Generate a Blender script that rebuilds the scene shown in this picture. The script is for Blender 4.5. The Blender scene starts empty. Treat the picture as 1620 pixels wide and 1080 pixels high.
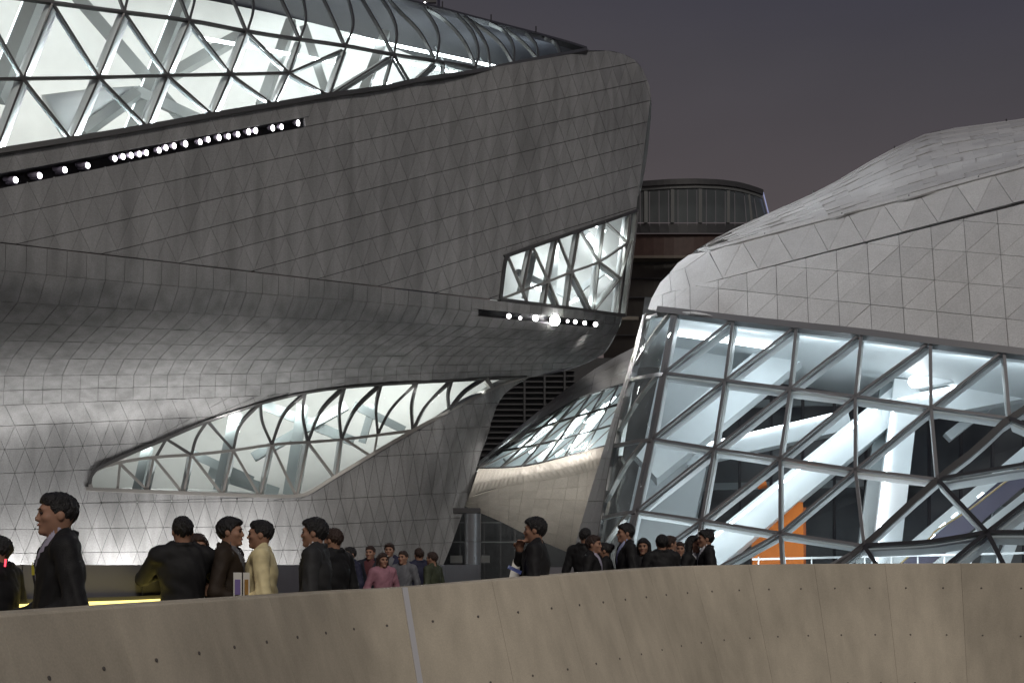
import bpy, math, random
import numpy as np
from mathutils import Vector, Matrix

rnd = random.Random(11)
scene = bpy.context.scene
col = scene.collection
rad = math.radians

# ------------------------------------------------------------------ camera
F, CX, HY, CZ = 1600.0, 810.0, 890.0, 1.6       # focal length in photo pixels, centre column, horizon row, eye height
cam_data = bpy.data.cameras.new('camera')
cam = bpy.data.objects.new('camera', cam_data)
col.objects.link(cam)
cam.location = (0, 0, CZ)
cam.rotation_euler = (rad(90), 0, 0)
cam_data.sensor_width = 36.0
cam_data.lens = 36.0 * F / 1620.0
cam_data.shift_y = (HY - 540.0) / 1620.0
cam_data.clip_start = 0.1
cam_data.clip_end = 5000
scene.camera = cam

# ------------------------------------------------------------------ world: night sky with city glow
world = bpy.data.worlds.new('World')
scene.world = world
world.use_nodes = True
wn, wl = world.node_tree.nodes, world.node_tree.links
wn.clear()
w_out = wn.new('ShaderNodeOutputWorld')
sky = wn.new('ShaderNodeTexSky')
sky.sky_type = 'NISHITA'
sky.sun_disc = False
sky.sun_elevation = rad(-5)
sky.sun_rotation = rad(150)
bg_sky = wn.new('ShaderNodeBackground')
bg_sky.inputs['Strength'].default_value = 0.06
wl.new(sky.outputs[0], bg_sky.inputs['Color'])
tc = wn.new('ShaderNodeTexCoord')
sep = wn.new('ShaderNodeSeparateXYZ')
wl.new(tc.outputs['Generated'], sep.inputs[0])
ramp = wn.new('ShaderNodeValToRGB')
cr = ramp.color_ramp
cr.elements[0].position = 0.0
cr.elements[0].color = (0.125, 0.092, 0.082, 1)
cr.elements[1].position = 0.65
cr.elements[1].color = (0.032, 0.036, 0.068, 1)
e = cr.elements.new(0.30)
e.color = (0.092, 0.077, 0.078, 1)
e = cr.elements.new(0.47)
e.color = (0.060, 0.056, 0.066, 1)
xm = wn.new('ShaderNodeMath')
xm.operation = 'MULTIPLY_ADD'
wl.new(sep.outputs['X'], xm.inputs[0])
xm.inputs[1].default_value = 0.16
wl.new(sep.outputs['Z'], xm.inputs[2])
wl.new(xm.outputs[0], ramp.inputs[0])
bg_glow = wn.new('ShaderNodeBackground')
bg_glow.inputs['Strength'].default_value = 1.0
cn = wn.new('ShaderNodeTexNoise')
cmap = wn.new('ShaderNodeMapping')
cmap.inputs['Scale'].default_value = (1.6, 1.6, 4.5)
wl.new(tc.outputs['Generated'], cmap.inputs[0])
wl.new(cmap.outputs[0], cn.inputs['Vector'])
cn.inputs['Scale'].default_value = 1.4
cn.inputs['Detail'].default_value = 5
cmr = wn.new('ShaderNodeMapRange')
wl.new(cn.outputs['Fac'], cmr.inputs['Value'])
cmr.inputs['From Min'].default_value = .3
cmr.inputs['From Max'].default_value = .7
cmr.inputs['To Min'].default_value = .91
cmr.inputs['To Max'].default_value = 1.09
cvm = wn.new('ShaderNodeVectorMath')
cvm.operation = 'SCALE'
wl.new(ramp.outputs[0], cvm.inputs[0])
wl.new(cmr.outputs[0], cvm.inputs['Scale'])
wl.new(cvm.outputs[0], bg_glow.inputs['Color'])
w_add = wn.new('ShaderNodeAddShader')
wl.new(bg_sky.outputs[0], w_add.inputs[0])
wl.new(bg_glow.outputs[0], w_add.inputs[1])
wl.new(w_add.outputs[0], w_out.inputs['Surface'])

# ------------------------------------------------------------------ soft low light of the city behind the viewer
sun_data = bpy.data.lights.new('sun', 'SUN')
sun_data.energy = 1.15
sun_data.angle = rad(14)
sun_data.color = (1.0, 0.93, 0.85)
sun = bpy.data.objects.new('sun', sun_data)
col.objects.link(sun)
sun.rotation_euler = (rad(49), 0, rad(18))

scene.view_settings.view_transform = 'Standard'
scene.view_settings.look = 'None'
scene.view_settings.exposure = 0.0
scene.view_settings.gamma = 1.0
scene.view_settings.use_curve_mapping = False
scene.render.engine = 'CYCLES'
scene.cycles.use_denoising = True
scene.cycles.max_bounces = 8
scene.cycles.diffuse_bounces = 3
scene.cycles.glossy_bounces = 3
scene.cycles.transparent_max_bounces = 16
scene.cycles.sample_clamp_indirect = 4.0
scene.cycles.caustics_reflective = False
scene.cycles.caustics_refractive = False

# ------------------------------------------------------------------ materials
def new_mat(name):
    m = bpy.data.materials.new(name)
    m.use_nodes = True
    nt = m.node_tree
    b = nt.nodes['Principled BSDF']
    return m, nt, b

def plain(name, color, rough=0.5, metal=0.0, spec=0.5, bump=0.0, bscale=30, vary=0.0, vscale=3.0):
    m, nt, b = new_mat(name)
    b.inputs['Base Color'].default_value = (*color, 1)
    b.inputs['Roughness'].default_value = rough
    b.inputs['Metallic'].default_value = metal
    b.inputs['Specular IOR Level'].default_value = spec
    if vary or bump:
        t = nt.nodes.new('ShaderNodeTexCoord')
        n = nt.nodes.new('ShaderNodeTexNoise')
        nt.links.new(t.outputs['Object'], n.inputs['Vector'])
        n.inputs['Scale'].default_value = vscale
        n.inputs['Detail'].default_value = 6
        if vary:
            mp = nt.nodes.new('ShaderNodeMapRange')
            nt.links.new(n.outputs['Fac'], mp.inputs['Value'])
            mp.inputs['From Min'].default_value = 0.3
            mp.inputs['From Max'].default_value = 0.7
            mp.inputs['To Min'].default_value = 1 - vary
            mp.inputs['To Max'].default_value = 1 + vary
            vm = nt.nodes.new('ShaderNodeVectorMath')
            vm.operation = 'SCALE'
            vm.inputs[0].default_value = color
            nt.links.new(mp.outputs[0], vm.inputs['Scale'])
            nt.links.new(vm.outputs[0], b.inputs['Base Color'])
        if bump:
            n2 = nt.nodes.new('ShaderNodeTexNoise')
            nt.links.new(t.outputs['Object'], n2.inputs['Vector'])
            n2.inputs['Scale'].default_value = bscale
            n2.inputs['Detail'].default_value = 4
            bp = nt.nodes.new('ShaderNodeBump')
            bp.inputs['Strength'].default_value = bump
            bp.inputs['Distance'].default_value = 0.02
            nt.links.new(n2.outputs['Fac'], bp.inputs['Height'])
            nt.links.new(bp.outputs[0], b.inputs['Normal'])
    return m

def granite(name, color, rough, var, tint=(1, 1, 1), streak=0.0):
    """stone cladding: every tile its own tone, fine speckle, faint rain streaks"""
    m, nt, b = new_mat(name)
    L, N = nt.links, nt.nodes
    g = N.new('ShaderNodeNewGeometry')
    oi = N.new('ShaderNodeObjectInfo')
    ad = N.new('ShaderNodeMath'); ad.operation = 'ADD'
    L.new(g.outputs['Random Per Island'], ad.inputs[0]); L.new(oi.outputs['Random'], ad.inputs[1])
    fr = N.new('ShaderNodeMath'); fr.operation = 'FRACT'; L.new(ad.outputs[0], fr.inputs[0])
    mp = N.new('ShaderNodeMapRange'); L.new(fr.outputs[0], mp.inputs['Value'])
    mp.inputs['To Min'].default_value = 1 - var; mp.inputs['To Max'].default_value = 1 + var
    n = N.new('ShaderNodeTexNoise'); L.new(g.outputs['Position'], n.inputs['Vector'])
    n.inputs['Scale'].default_value = 26; n.inputs['Detail'].default_value = 5
    m2 = N.new('ShaderNodeMapRange'); L.new(n.outputs['Fac'], m2.inputs['Value'])
    m2.inputs['From Min'].default_value = .25; m2.inputs['From Max'].default_value = .75
    m2.inputs['To Min'].default_value = .82; m2.inputs['To Max'].default_value = 1.18
    n3 = N.new('ShaderNodeTexNoise')
    mpp = N.new('ShaderNodeMapping'); mpp.inputs['Scale'].default_value = (2.2, 2.2, .18)
    L.new(g.outputs['Position'], mpp.inputs['Vector']); L.new(mpp.outputs[0], n3.inputs['Vector'])
    n3.inputs['Scale'].default_value = 1.0; n3.inputs['Detail'].default_value = 5
    m3 = N.new('ShaderNodeMapRange'); L.new(n3.outputs['Fac'], m3.inputs['Value'])
    m3.inputs['From Min'].default_value = .3; m3.inputs['From Max'].default_value = .7
    m3.inputs['To Min'].default_value = 1 - streak; m3.inputs['To Max'].default_value = 1 + streak * .5
    a1 = N.new('ShaderNodeMath'); a1.operation = 'MULTIPLY'; L.new(mp.outputs[0], a1.inputs[0]); L.new(m2.outputs[0], a1.inputs[1])
    a2 = N.new('ShaderNodeMath'); a2.operation = 'MULTIPLY'; L.new(a1.outputs[0], a2.inputs[0]); L.new(m3.outputs[0], a2.inputs[1])
    vm = N.new('ShaderNodeVectorMath'); vm.operation = 'SCALE'
    vm.inputs[0].default_value = [c * t for c, t in zip(color, tint)]
    L.new(a2.outputs[0], vm.inputs['Scale']); L.new(vm.outputs[0], b.inputs['Base Color'])
    rr = N.new('ShaderNodeMapRange'); L.new(fr.outputs[0], rr.inputs['Value'])
    rr.inputs['To Min'].default_value = rough - .08; rr.inputs['To Max'].default_value = rough + .1
    L.new(rr.outputs[0], b.inputs['Roughness'])
    bp = N.new('ShaderNodeBump'); bp.inputs['Strength'].default_value = .12; bp.inputs['Distance'].default_value = .01
    L.new(n.outputs['Fac'], bp.inputs['Height']); L.new(bp.outputs[0], b.inputs['Normal'])
    return m

def emit(name, color, strength):
    m, nt, b = new_mat(name)
    b.inputs['Base Color'].default_value = (0, 0, 0, 1)
    b.inputs['Emission Color'].default_value = (*color, 1)
    b.inputs['Emission Strength'].default_value = strength
    return m

def glass_mat(name, tint, ior=1.5, rough=0.02, dirt=0.03):
    m, nt, b = new_mat(name)
    N, L = nt.nodes, nt.links
    N.remove(b)
    out = N['Material Output']
    tr = N.new('ShaderNodeBsdfTransparent'); tr.inputs[0].default_value = (*tint, 1)
    gl = N.new('ShaderNodeBsdfGlossy'); gl.inputs['Roughness'].default_value = rough
    gl.inputs['Color'].default_value = (.9, .95, .95, 1)
    # reflectance of a thin pane, the same from both faces
    gi = N.new('ShaderNodeNewGeometry')
    dp_ = N.new('ShaderNodeVectorMath'); dp_.operation = 'DOT_PRODUCT'
    L.new(gi.outputs['Incoming'], dp_.inputs[0]); L.new(gi.outputs['Normal'], dp_.inputs[1])
    ab_ = N.new('ShaderNodeMath'); ab_.operation = 'ABSOLUTE'; L.new(dp_.outputs['Value'], ab_.inputs[0])
    om = N.new('ShaderNodeMath'); om.operation = 'SUBTRACT'; om.inputs[0].default_value = 1; L.new(ab_.outputs[0], om.inputs[1])
    pw_ = N.new('ShaderNodeMath'); pw_.operation = 'POWER'; L.new(om.outputs[0], pw_.inputs[0]); pw_.inputs[1].default_value = 5
    fz = N.new('ShaderNodeMath'); fz.operation = 'MULTIPLY_ADD'; L.new(pw_.outputs[0], fz.inputs[0]); fz.inputs[1].default_value = .9; fz.inputs[2].default_value = .06
    mx = N.new('ShaderNodeMixShader')
    L.new(fz.outputs[0], mx.inputs[0]); L.new(tr.outputs[0], mx.inputs[1]); L.new(gl.outputs[0], mx.inputs[2])
    df = N.new('ShaderNodeBsdfDiffuse'); df.inputs[0].default_value = (.5, .52, .52, 1)
    g = N.new('ShaderNodeNewGeometry')
    no = N.new('ShaderNodeTexNoise'); no.inputs['Scale'].default_value = 1.3; no.inputs['Detail'].default_value = 5
    L.new(g.outputs['Position'], no.inputs['Vector'])
    mp = N.new('ShaderNodeMapRange'); L.new(no.outputs['Fac'], mp.inputs['Value'])
    mp.inputs['From Min'].default_value = .35; mp.inputs['From Max'].default_value = .8
    mp.inputs['To Min'].default_value = 0; mp.inputs['To Max'].default_value = dirt * 2.5
    m2 = N.new('ShaderNodeMixShader')
    L.new(mp.outputs[0], m2.inputs[0]); L.new(mx.outputs[0], m2.inputs[1]); L.new(df.outputs[0], m2.inputs[2])
    L.new(m2.outputs[0], out.inputs['Surface'])
    return m

def concrete(name, color):
    m, nt, b = new_mat(name)
    N, L = nt.nodes, nt.links
    g = N.new('ShaderNodeNewGeometry')
    facs = []
    for sc_, lo, hi, stretch in ((.7, .80, 1.12, (1, 1, .7)), (6, .86, 1.07, (1, 1, .10)), (90, .92, 1.08, (1, 1, 1))):
        mpp = N.new('ShaderNodeMapping'); mpp.inputs['Scale'].default_value = stretch
        L.new(g.outputs['Position'], mpp.inputs[0])
        n = N.new('ShaderNodeTexNoise'); n.inputs['Scale'].default_value = sc_; n.inputs['Detail'].default_value = 6
        L.new(mpp.outputs[0], n.inputs['Vector'])
        mp = N.new('ShaderNodeMapRange'); L.new(n.outputs['Fac'], mp.inputs['Value'])
        mp.inputs['From Min'].default_value = .3; mp.inputs['From Max'].default_value = .7
        mp.inputs['To Min'].default_value = lo; mp.inputs['To Max'].default_value = hi
        facs.append((mp.outputs[0], n))
    oi = N.new('ShaderNodeObjectInfo')
    mr = N.new('ShaderNodeMapRange'); L.new(oi.outputs['Random'], mr.inputs['Value'])
    mr.inputs['To Min'].default_value = .95; mr.inputs['To Max'].default_value = 1.05
    cur = mr.outputs[0]
    for o, _ in facs:
        a = N.new('ShaderNodeMath'); a.operation = 'MULTIPLY'; L.new(cur, a.inputs[0]); L.new(o, a.inputs[1]); cur = a.outputs[0]
    vm = N.new('ShaderNodeVectorMath'); vm.operation = 'SCALE'; vm.inputs[0].default_value = color
    L.new(cur, vm.inputs['Scale']); L.new(vm.outputs[0], b.inputs['Base Color'])
    b.inputs['Roughness'].default_value = .75
    b.inputs['Specular IOR Level'].default_value = .3
    bp = N.new('ShaderNodeBump'); bp.inputs['Strength'].default_value = .25; bp.inputs['Distance'].default_value = .004
    L.new(facs[2][1].outputs['Fac'], bp.inputs['Height']); L.new(bp.outputs[0], b.inputs['Normal'])
    return m

M = dict(
    dark_granite=granite('dark_granite', (.205, .208, .210), .58, .075, streak=.30),
    white_granite=granite('white_granite', (.47, .475, .475), .5, .06, streak=.08),
    pale_granite=granite('pale_granite', (.50, .47, .42), .5, .06, streak=.1),
    joint=plain('joint', (.02, .02, .02), .9),
    joint_light=plain('joint_light', (.13, .13, .13), .9),
    cap=plain('mullion_cap', (.10, .10, .10), .35, .6),
    cap_hall=plain('mullion_cap_hall', (.24, .24, .245), .38, .6),
    cap_light=plain('mullion_cap_light', (.30, .295, .28), .38, .7),
    white_steel=plain('white_steel', (.82, .85, .86), .35),
    grey_steel=plain('grey_steel', (.33, .37, .38), .4),
    beam_steel=plain('beam_steel', (.42, .44, .43), .4),
    interior=plain('interior_white', (.80, .80, .78), .6, vary=.03, vscale=.4),
    interior_cool=plain('interior_cool', (.74, .79, .81), .5, vary=.03, vscale=.4),
    dark_room=plain('dark_room', (.10, .11, .118), .28, vary=.35, vscale=.5),
    dark_metal=plain('dark_metal', (.03, .03, .035), .5),
    glass=glass_mat('glass', (.90, .94, .94)),
    glass_hall=glass_mat('glass_hall', (.84, .90, .92), dirt=.03),
    dark_glass=plain('dark_glass', (.03, .035, .037), .12, 0, .8),
    lamp=emit('lamp_white', (1, .96, .95), 16),
    lamp_hot=emit('lamp_hot', (1, .98, .95), 400),
    led=emit('led_white', (.92, .97, 1), 9),
    led_soft=emit('led_soft', (.92, .97, 1), 3),
    led_yellow=emit('led_yellow', (1, .80, .22), 2.4),
    lamp_body=plain('lamp_body', (.22, .20, .26), .5),
    concrete=concrete('parapet_concrete', (.53, .475, .375)),
    hole=plain('tie_hole', (.11, .10, .09), .9),
    aluminium=plain('aluminium', (.72, .72, .72), .4, .5),
    dark_wall=plain('dark_wall', (.14, .14, .155), .45, vary=.08),
    paving=plain('paving', (.16, .155, .15), .7, vary=.1, bump=.1),
    orange=plain('orange_paint', (.85, .22, .02), .5),
    purple=plain('escalator_side', (.16, .15, .22), .35),
    brass=plain('handrail', (.55, .42, .22), .4, .3),
    brown=plain('brown_wall', (.055, .030, .024), .6, vary=.15),
    beige=plain('beige_ledge', (.12, .10, .08), .7),
    far_wall=plain('far_wall', (.036, .036, .038), .6, vary=.1),
    far_louvre=plain('far_louvre', (.045, .045, .047), .5),
    far_glass=plain('far_glass', (.075, .086, .088), .2, 0, .6, vary=.35, vscale=.25),
    far_column=plain('far_column', (.10, .105, .105), .6),
    steel_column=plain('steel_column', (.26, .28, .30), .32, .7),
)

# ------------------------------------------------------------------ geometry helpers
def P(px, py, d):
    return np.array([(px - CX) / F * d, d, CZ + (HY - py) / F * d])

def root(name, loc, label, cat, group=None):
    o = bpy.data.objects.new(name, None)
    o.empty_display_size = .3
    o.location = Vector(loc)
    col.objects.link(o)
    o['label'] = label
    o['category'] = cat
    if group:
        o['group'] = group
    return o

def world_loc(o):
    v = Vector(o.location)
    while o.parent:
        o = o.parent
        v += Vector(o.location)
    return v

def attach(o, parent):
    if parent is not None:
        o.parent = parent
        o.location = Vector(o.location) - world_loc(parent)
    return o

def part_empty(name, parent, loc):
    o = bpy.data.objects.new(name, None)
    o.empty_display_size = .2
    o.location = Vector(loc)
    col.objects.link(o)
    attach(o, parent)
    return o

class MB:
    """collects faces with optional corner normals; build() links ONE mesh object"""
    def __init__(s):
        s.v, s.f, s.n, s.c = [], [], [], False
    def add(s, verts, faces, normals=None):
        b = len(s.v)
        s.v.extend([tuple(map(float, p)) for p in verts])
        for k, f in enumerate(faces):
            s.f.append(tuple(i + b for i in f))
            if normals is not None and normals[k] is not None:
                s.n.append([tuple(map(float, q)) for q in normals[k]]); s.c = True
            else:
                s.n.append(None)
        return s
    def box(s, c, x, y, z):
        """box from centre and three half-axis vectors"""
        c, x, y, z = map(np.array, (c, x, y, z))
        vs = [c + a * x + b * y + g * z for a in (-1, 1) for b in (-1, 1) for g in (-1, 1)]
        return s.add(vs, [(0, 1, 3, 2), (4, 6, 7, 5), (0, 4, 5, 1), (2, 3, 7, 6), (0, 2, 6, 4), (1, 5, 7, 3)])
    def tube(s, pts, r, n=8, caps=True):
        pts = [np.array(p, float) for p in pts]
        rr = r if isinstance(r, (list, tuple)) else [r] * len(pts)
        t = pts[-1] - pts[0]
        ref = np.array([0, 0, 1.]) if abs(t[2]) < .9 * np.linalg.norm(t) else np.array([1., 0, 0])
        vs, b = [], 0
        for i, p in enumerate(pts):
            t = pts[min(i + 1, len(pts) - 1)] - pts[max(i - 1, 0)]
            t = t / np.linalg.norm(t)
            a = np.cross(ref, t); a /= np.linalg.norm(a)
            c = np.cross(t, a)
            vs += [p + rr[i] * (math.cos(q) * a + math.sin(q) * c) for q in [2 * math.pi * k / n for k in range(n)]]
        fs = []
        for i in range(len(pts) - 1):
            for k in range(n):
                fs.append((i * n + k, i * n + (k + 1) % n, (i + 1) * n + (k + 1) % n, (i + 1) * n + k))
        if caps:
            fs.append(tuple(range(n))[::-1]); fs.append(tuple((len(pts) - 1) * n + k for k in range(n)))
        return s.add(vs, fs)
    def bar(s, pts, nrm, w, dp):
        """rectangular section swept along pts; nrm = outward direction(s)"""
        pts = [np.array(p, float) for p in pts]
        vs = []
        for i, p in enumerate(pts):
            t = pts[min(i + 1, len(pts) - 1)] - pts[max(i - 1, 0)]
            t /= np.linalg.norm(t)
            n = np.array(nrm[i] if isinstance(nrm, list) else nrm, float)
            n = n - t * n.dot(t); n /= np.linalg.norm(n)
            a = np.cross(t, n)
            for q, z in ((-1, 0), (1, 0), (1, -1), (-1, -1)):
                vs.append(p + a * q * w / 2 + n * z * dp)
        fs = []
        for i in range(len(pts) - 1):
            for k in range(4):
                fs.append((i * 4 + k, i * 4 + (k + 1) % 4, i * 4 + 4 + (k + 1) % 4, i * 4 + 4 + k))
        m = len(pts) - 1
        fs += [(3, 2, 1, 0), (m * 4, m * 4 + 1, m * 4 + 2, m * 4 + 3)]
        return s.add(vs, fs)
    def build(s, name, mat, parent=None, smooth=False, center=True, kind=None, angle=None):
        v = np.array(s.v, float)
        c = v.mean(0) if center else np.zeros(3)
        me = bpy.data.meshes.new(name)
        me.from_pydata((v - c).tolist(), [], s.f)
        if smooth or s.c:
            me.polygons.foreach_set('use_smooth', [True] * len(me.polygons))
        if s.c:
            me.update()
            ln = []
            for p, nn in zip(me.polygons, s.n):
                if nn is None:
                    ln += [tuple(p.normal)] * len(p.vertices)
                else:
                    ln += nn
            me.normals_split_custom_set(ln)
        if angle:
            me.set_sharp_from_angle(angle=angle)
        o = bpy.data.objects.new(name, me)
        if isinstance(mat, str):
            mat = M[mat]
        if mat:
            me.materials.append(mat)
        o.location = Vector(c)
        col.objects.link(o)
        attach(o, parent)
        if kind:
            o['kind'] = kind
        return o

class Surf:
    """a smooth surface through measured points (column, row, distance); planes are exact"""
    def __init__(s, pts, reg=1e-6):
        p = np.array(pts, float)
        s.xy = p[:, :2] / 1000
        w = 1 / p[:, 2] * 100
        n = len(p)
        if n <= 3:
            s.k = np.zeros(n)
            s.a = np.linalg.solve(np.c_[np.ones(n), s.xy], w)
        else:
            K = s.kern(s.xy, s.xy) + reg * np.eye(n)
            Q = np.c_[np.ones(n), s.xy]
            A = np.block([[K, Q], [Q.T, np.zeros((3, 3))]])
            r = np.linalg.solve(A, np.r_[w, np.zeros(3)])
            s.k, s.a = r[:n], r[n:]
    @staticmethod
    def kern(a, b):
        r2 = ((a[:, None] - b[None]) ** 2).sum(-1)
        return np.where(r2 > 0, r2 * np.log(r2 + 1e-20), 0)
    def d(s, x, y):
        q = np.c_[np.atleast_1d(x), np.atleast_1d(y)].astype(float) / 1000
        w = s.kern(q, s.xy) @ s.k + s.a[0] + q @ s.a[1:]
        return 100 / np.maximum(w, .5)
    def raw(s, x, y):
        x, y = np.atleast_1d(x).astype(float), np.atleast_1d(y).astype(float)
        d = s.d(x, y)
        return np.c_[(x - CX) / F * d, d, CZ + (HY - y) / F * d]
    def nrm(s, x, y):
        x, y = np.atleast_1d(x).astype(float), np.atleast_1d(y).astype(float)
        p = s.raw(x, y)
        n = np.cross(s.raw(x + 1, y) - s.raw(x - 1, y), s.raw(x, y + 1) - s.raw(x, y - 1))
        n /= np.linalg.norm(n, axis=1)[:, None]
        cdir = np.array([0, 0, CZ]) - p
        sg = np.sign((n * cdir).sum(1)); sg[sg == 0] = 1
        return n * sg[:, None]
    def pos(s, x, y, off=0.0):
        return s.raw(x, y) + s.nrm(x, y) * off
    def one(s, x, y, off=0.0):
        return s.pos(x, y, off)[0]

def area(p):
    return .5 * sum(p[i][0] * p[(i + 1) % len(p)][1] - p[(i + 1) % len(p)][0] * p[i][1] for i in range(len(p)))

def ccw(p):
    return list(p) if area(p) > 0 else list(p)[::-1]

def half(poly, a, b, keep=1):
    out = []
    n = len(poly)
    f = [keep * ((b[0] - a[0]) * (q[1] - a[1]) - (b[1] - a[1]) * (q[0] - a[0])) for q in poly]
    for i in range(n):
        j = (i + 1) % n
        if f[i] >= 0:
            out.append(poly[i])
        if (f[i] > 0 > f[j]) or (f[i] < 0 < f[j]):
            t = f[i] / (f[i] - f[j])
            out.append((poly[i][0] + t * (poly[j][0] - poly[i][0]), poly[i][1] + t * (poly[j][1] - poly[i][1])))
    return out

def clip_in(poly, conv):
    for i in range(len(conv)):
        if len(poly) < 3:
            return []
        poly = half(poly, conv[i], conv[(i + 1) % len(conv)])
    return poly if len(poly) >= 3 and abs(area(poly)) > 3 else []

def clip_out(poly, conv):
    if not clip_in(poly, conv):
        return [poly]
    res, cur = [], poly
    for i in range(len(conv)):
        a, b = conv[i], conv[(i + 1) % len(conv)]
        o = half(cur, a, b, -1)
        if len(o) >= 3 and abs(area(o)) > 3:
            res.append(o)
        cur = half(cur, a, b)
        if len(cur) < 3:
            return res
    return res

def inset(poly, gap):
    poly = ccw(poly)
    base = poly
    for i in range(len(base)):
        a, b = base[i], base[(i + 1) % len(base)]
        dx, dy = b[0] - a[0], b[1] - a[1]
        l = math.hypot(dx, dy)
        if l < .3:
            continue
        g = gap(dx / l, dy / l)
        nx, ny = -dy / l * g, dx / l * g
        poly = half(poly, (a[0] + nx, a[1] + ny), (b[0] + nx, b[1] + ny))
        if len(poly) < 3:
            return []
    out = []
    for q in poly:
        if not out or math.hypot(q[0] - out[-1][0], q[1] - out[-1][1]) > .25:
            out.append(q)
    return out if len(out) >= 3 and abs(area(out)) > 3 else []

def tile_arrays(surf, poly, k, off, th):
    """slab following the surface: fan on top, rim round it"""
    poly = ccw(poly)
    pts = []
    n = len(poly)
    for i in range(n):
        a, b = poly[i], poly[(i + 1) % n]
        kk = k if math.hypot(a[0] - b[0], a[1] - b[1]) > 8 else 1
        for q in range(kk):
            t = q / kk
            pts.append((a[0] + (b[0] - a[0]) * t, a[1] + (b[1] - a[1]) * t))
    m = len(pts)
    cx, cy = np.mean([q[0] for q in poly]), np.mean([q[1] for q in poly])
    xs = np.array([cx] + [q[0] for q in pts]); ys = np.array([cy] + [q[1] for q in pts])
    base, nr = surf.raw(xs, ys), surf.nrm(xs, ys)
    top = base + nr * off
    low = base[1:] + nr[1:] * (off - th)
    verts = np.vstack([top, low])
    fs, ns = [], []
    for i in range(m):
        j = (i + 1) % m
        fs.append((0, 1 + j, 1 + i)); ns.append([nr[0], nr[1 + j], nr[1 + i]])
        fs.append((1 + i, 1 + j, 1 + m + j, 1 + m + i)); ns.append(None)
    # orient the fan towards the viewer's side
    p0, p1, p2 = verts[fs[0][0]], verts[fs[0][1]], verts[fs[0][2]]
    if np.dot(np.cross(p1 - p0, p2 - p0), nr[0]) < 0:
        fs = [f[::-1] for f in fs]
        ns = [None if q is None else q[::-1] for q in ns]
    return verts, fs, ns

def clad(parent, surf, cells, mat, gap, k=1, th=.05, backing='joint', best=300, name='cladding_tile', jitter=.004):
    """cells: polygons in photo columns and rows; each becomes one stone tile"""
    done, back = [], MB()
    for c in cells:
        v, f, n = tile_arrays(surf, c, k, -th - .012, .01)
        back.add(v, f, n)
        t = inset(c, gap)
        if not t:
            continue
        vis = clip_in(t, [(0, 0), (1620, 0), (1620, 1080), (0, 1080)])
        done.append((abs(area(vis)) if vis else 0, t))
    back.build('backing', backing, parent)
    return [(a, surf, t, k, th, mat, jitter) for a, t in done]

def place_tiles(parent, tiles, best=300, name='cladding_tile'):
    tiles.sort(key=lambda q: -q[0])
    rest = {}
    for i, (a, surf, t, k, th, mat, jit) in enumerate(tiles):
        v, f, n = tile_arrays(surf, t, k, rnd.uniform(-jit, jit), th)
        if i < best:
            MB().add(v, f, n).build(name, mat, parent)
        else:
            rest.setdefault(mat, MB()).add(v, f, n)
    for mat, mb in rest.items():
        mb.build('small_cladding_tiles', mat, parent, kind='stuff')

def px_line(pts, n):
    """resample a polyline by Catmull-Rom through pts"""
    p = np.array(pts, float)
    if len(p) == 2:
        t = np.linspace(0, 1, n)[:, None]
        return p[0] * (1 - t) + p[1] * t
    q = np.vstack([2 * p[0] - p[1], p, 2 * p[-1] - p[-2]])
    out = []
    for u in np.linspace(0, len(p) - 1, n):
        i = min(int(u), len(p) - 2); t = u - i
        a, b, c, d = q[i:i + 4]
        out.append(.5 * ((2 * b) + (c - a) * t + (2 * a - 5 * b + 4 * c - d) * t * t + (3 * b - a - 3 * c + d) * t ** 3))
    return np.array(out)

def mullion(parent, surf, pts, w=.1, dp=.14, off=.06, mat='cap', name='mullion', n=None):
    q = px_line(pts, n or max(2, 2 if len(pts) == 2 else 10))
    pos = surf.pos(q[:, 0], q[:, 1], off)
    nr = list(surf.nrm(q[:, 0], q[:, 1]))
    return MB().bar(list(pos), nr, w, dp).build(name, mat, parent)

def inner_tube(parent, surf, pts, r=.12, off=-.2, mat='white_steel', name='inner_strut', n=None):
    q = px_line(pts, n or (2 if len(pts) == 2 else 10))
    pos = surf.pos(q[:, 0], q[:, 1], off)
    return MB().tube(list(pos), r, 10).build(name, mat, parent, smooth=True, angle=rad(50))

def pane(parent, surf, poly, mat='glass', off=0.0, k=2, name='pane'):
    v, f, n = tile_arrays(surf, poly, k, off, .012)
    m = len(f)
    return MB().add(v, f[0:m:2], n[0:m:2]).build(name, mat, parent)

def loft(surf, ca, cb, n, m, off=0.0):
    a, b = px_line(ca, n), px_line(cb, n)
    vs, fs, nn = [], [], []
    for j in range(m + 1):
        t = j / m
        q = a * (1 - t) + b * t
        vs.append(surf.pos(q[:, 0], q[:, 1], off)); nn.append(surf.nrm(q[:, 0], q[:, 1]))
    vs, nn = np.vstack(vs), np.vstack(nn)
    ns = []
    for j in range(m):
        for i in range(n - 1):
            f = (j * n + i, j * n + i + 1, (j + 1) * n + i + 1, (j + 1) * n + i)
            if np.dot(np.cross(vs[f[1]] - vs[f[0]], vs[f[3]] - vs[f[0]]), nn[f[0]]) < 0:
                f = f[::-1]
            fs.append(f); ns.append([nn[q] for q in f])
    return MB().add(vs, fs, ns)

def skirt(parent, surf, pts, direc, length, mat, name='return_wall', n=40, off=-.03):
    """a wall that runs back from an outline"""
    q = px_line(pts, n)
    a = surf.pos(q[:, 0], q[:, 1], off)
    dv = np.array(direc, float)
    vs = np.vstack([a, a + dv * length])
    fs = [(i, i + 1, n + i + 1, n + i) for i in range(n - 1)]
    return MB().add(vs, fs).build(name, mat, parent, smooth=True)

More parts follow.
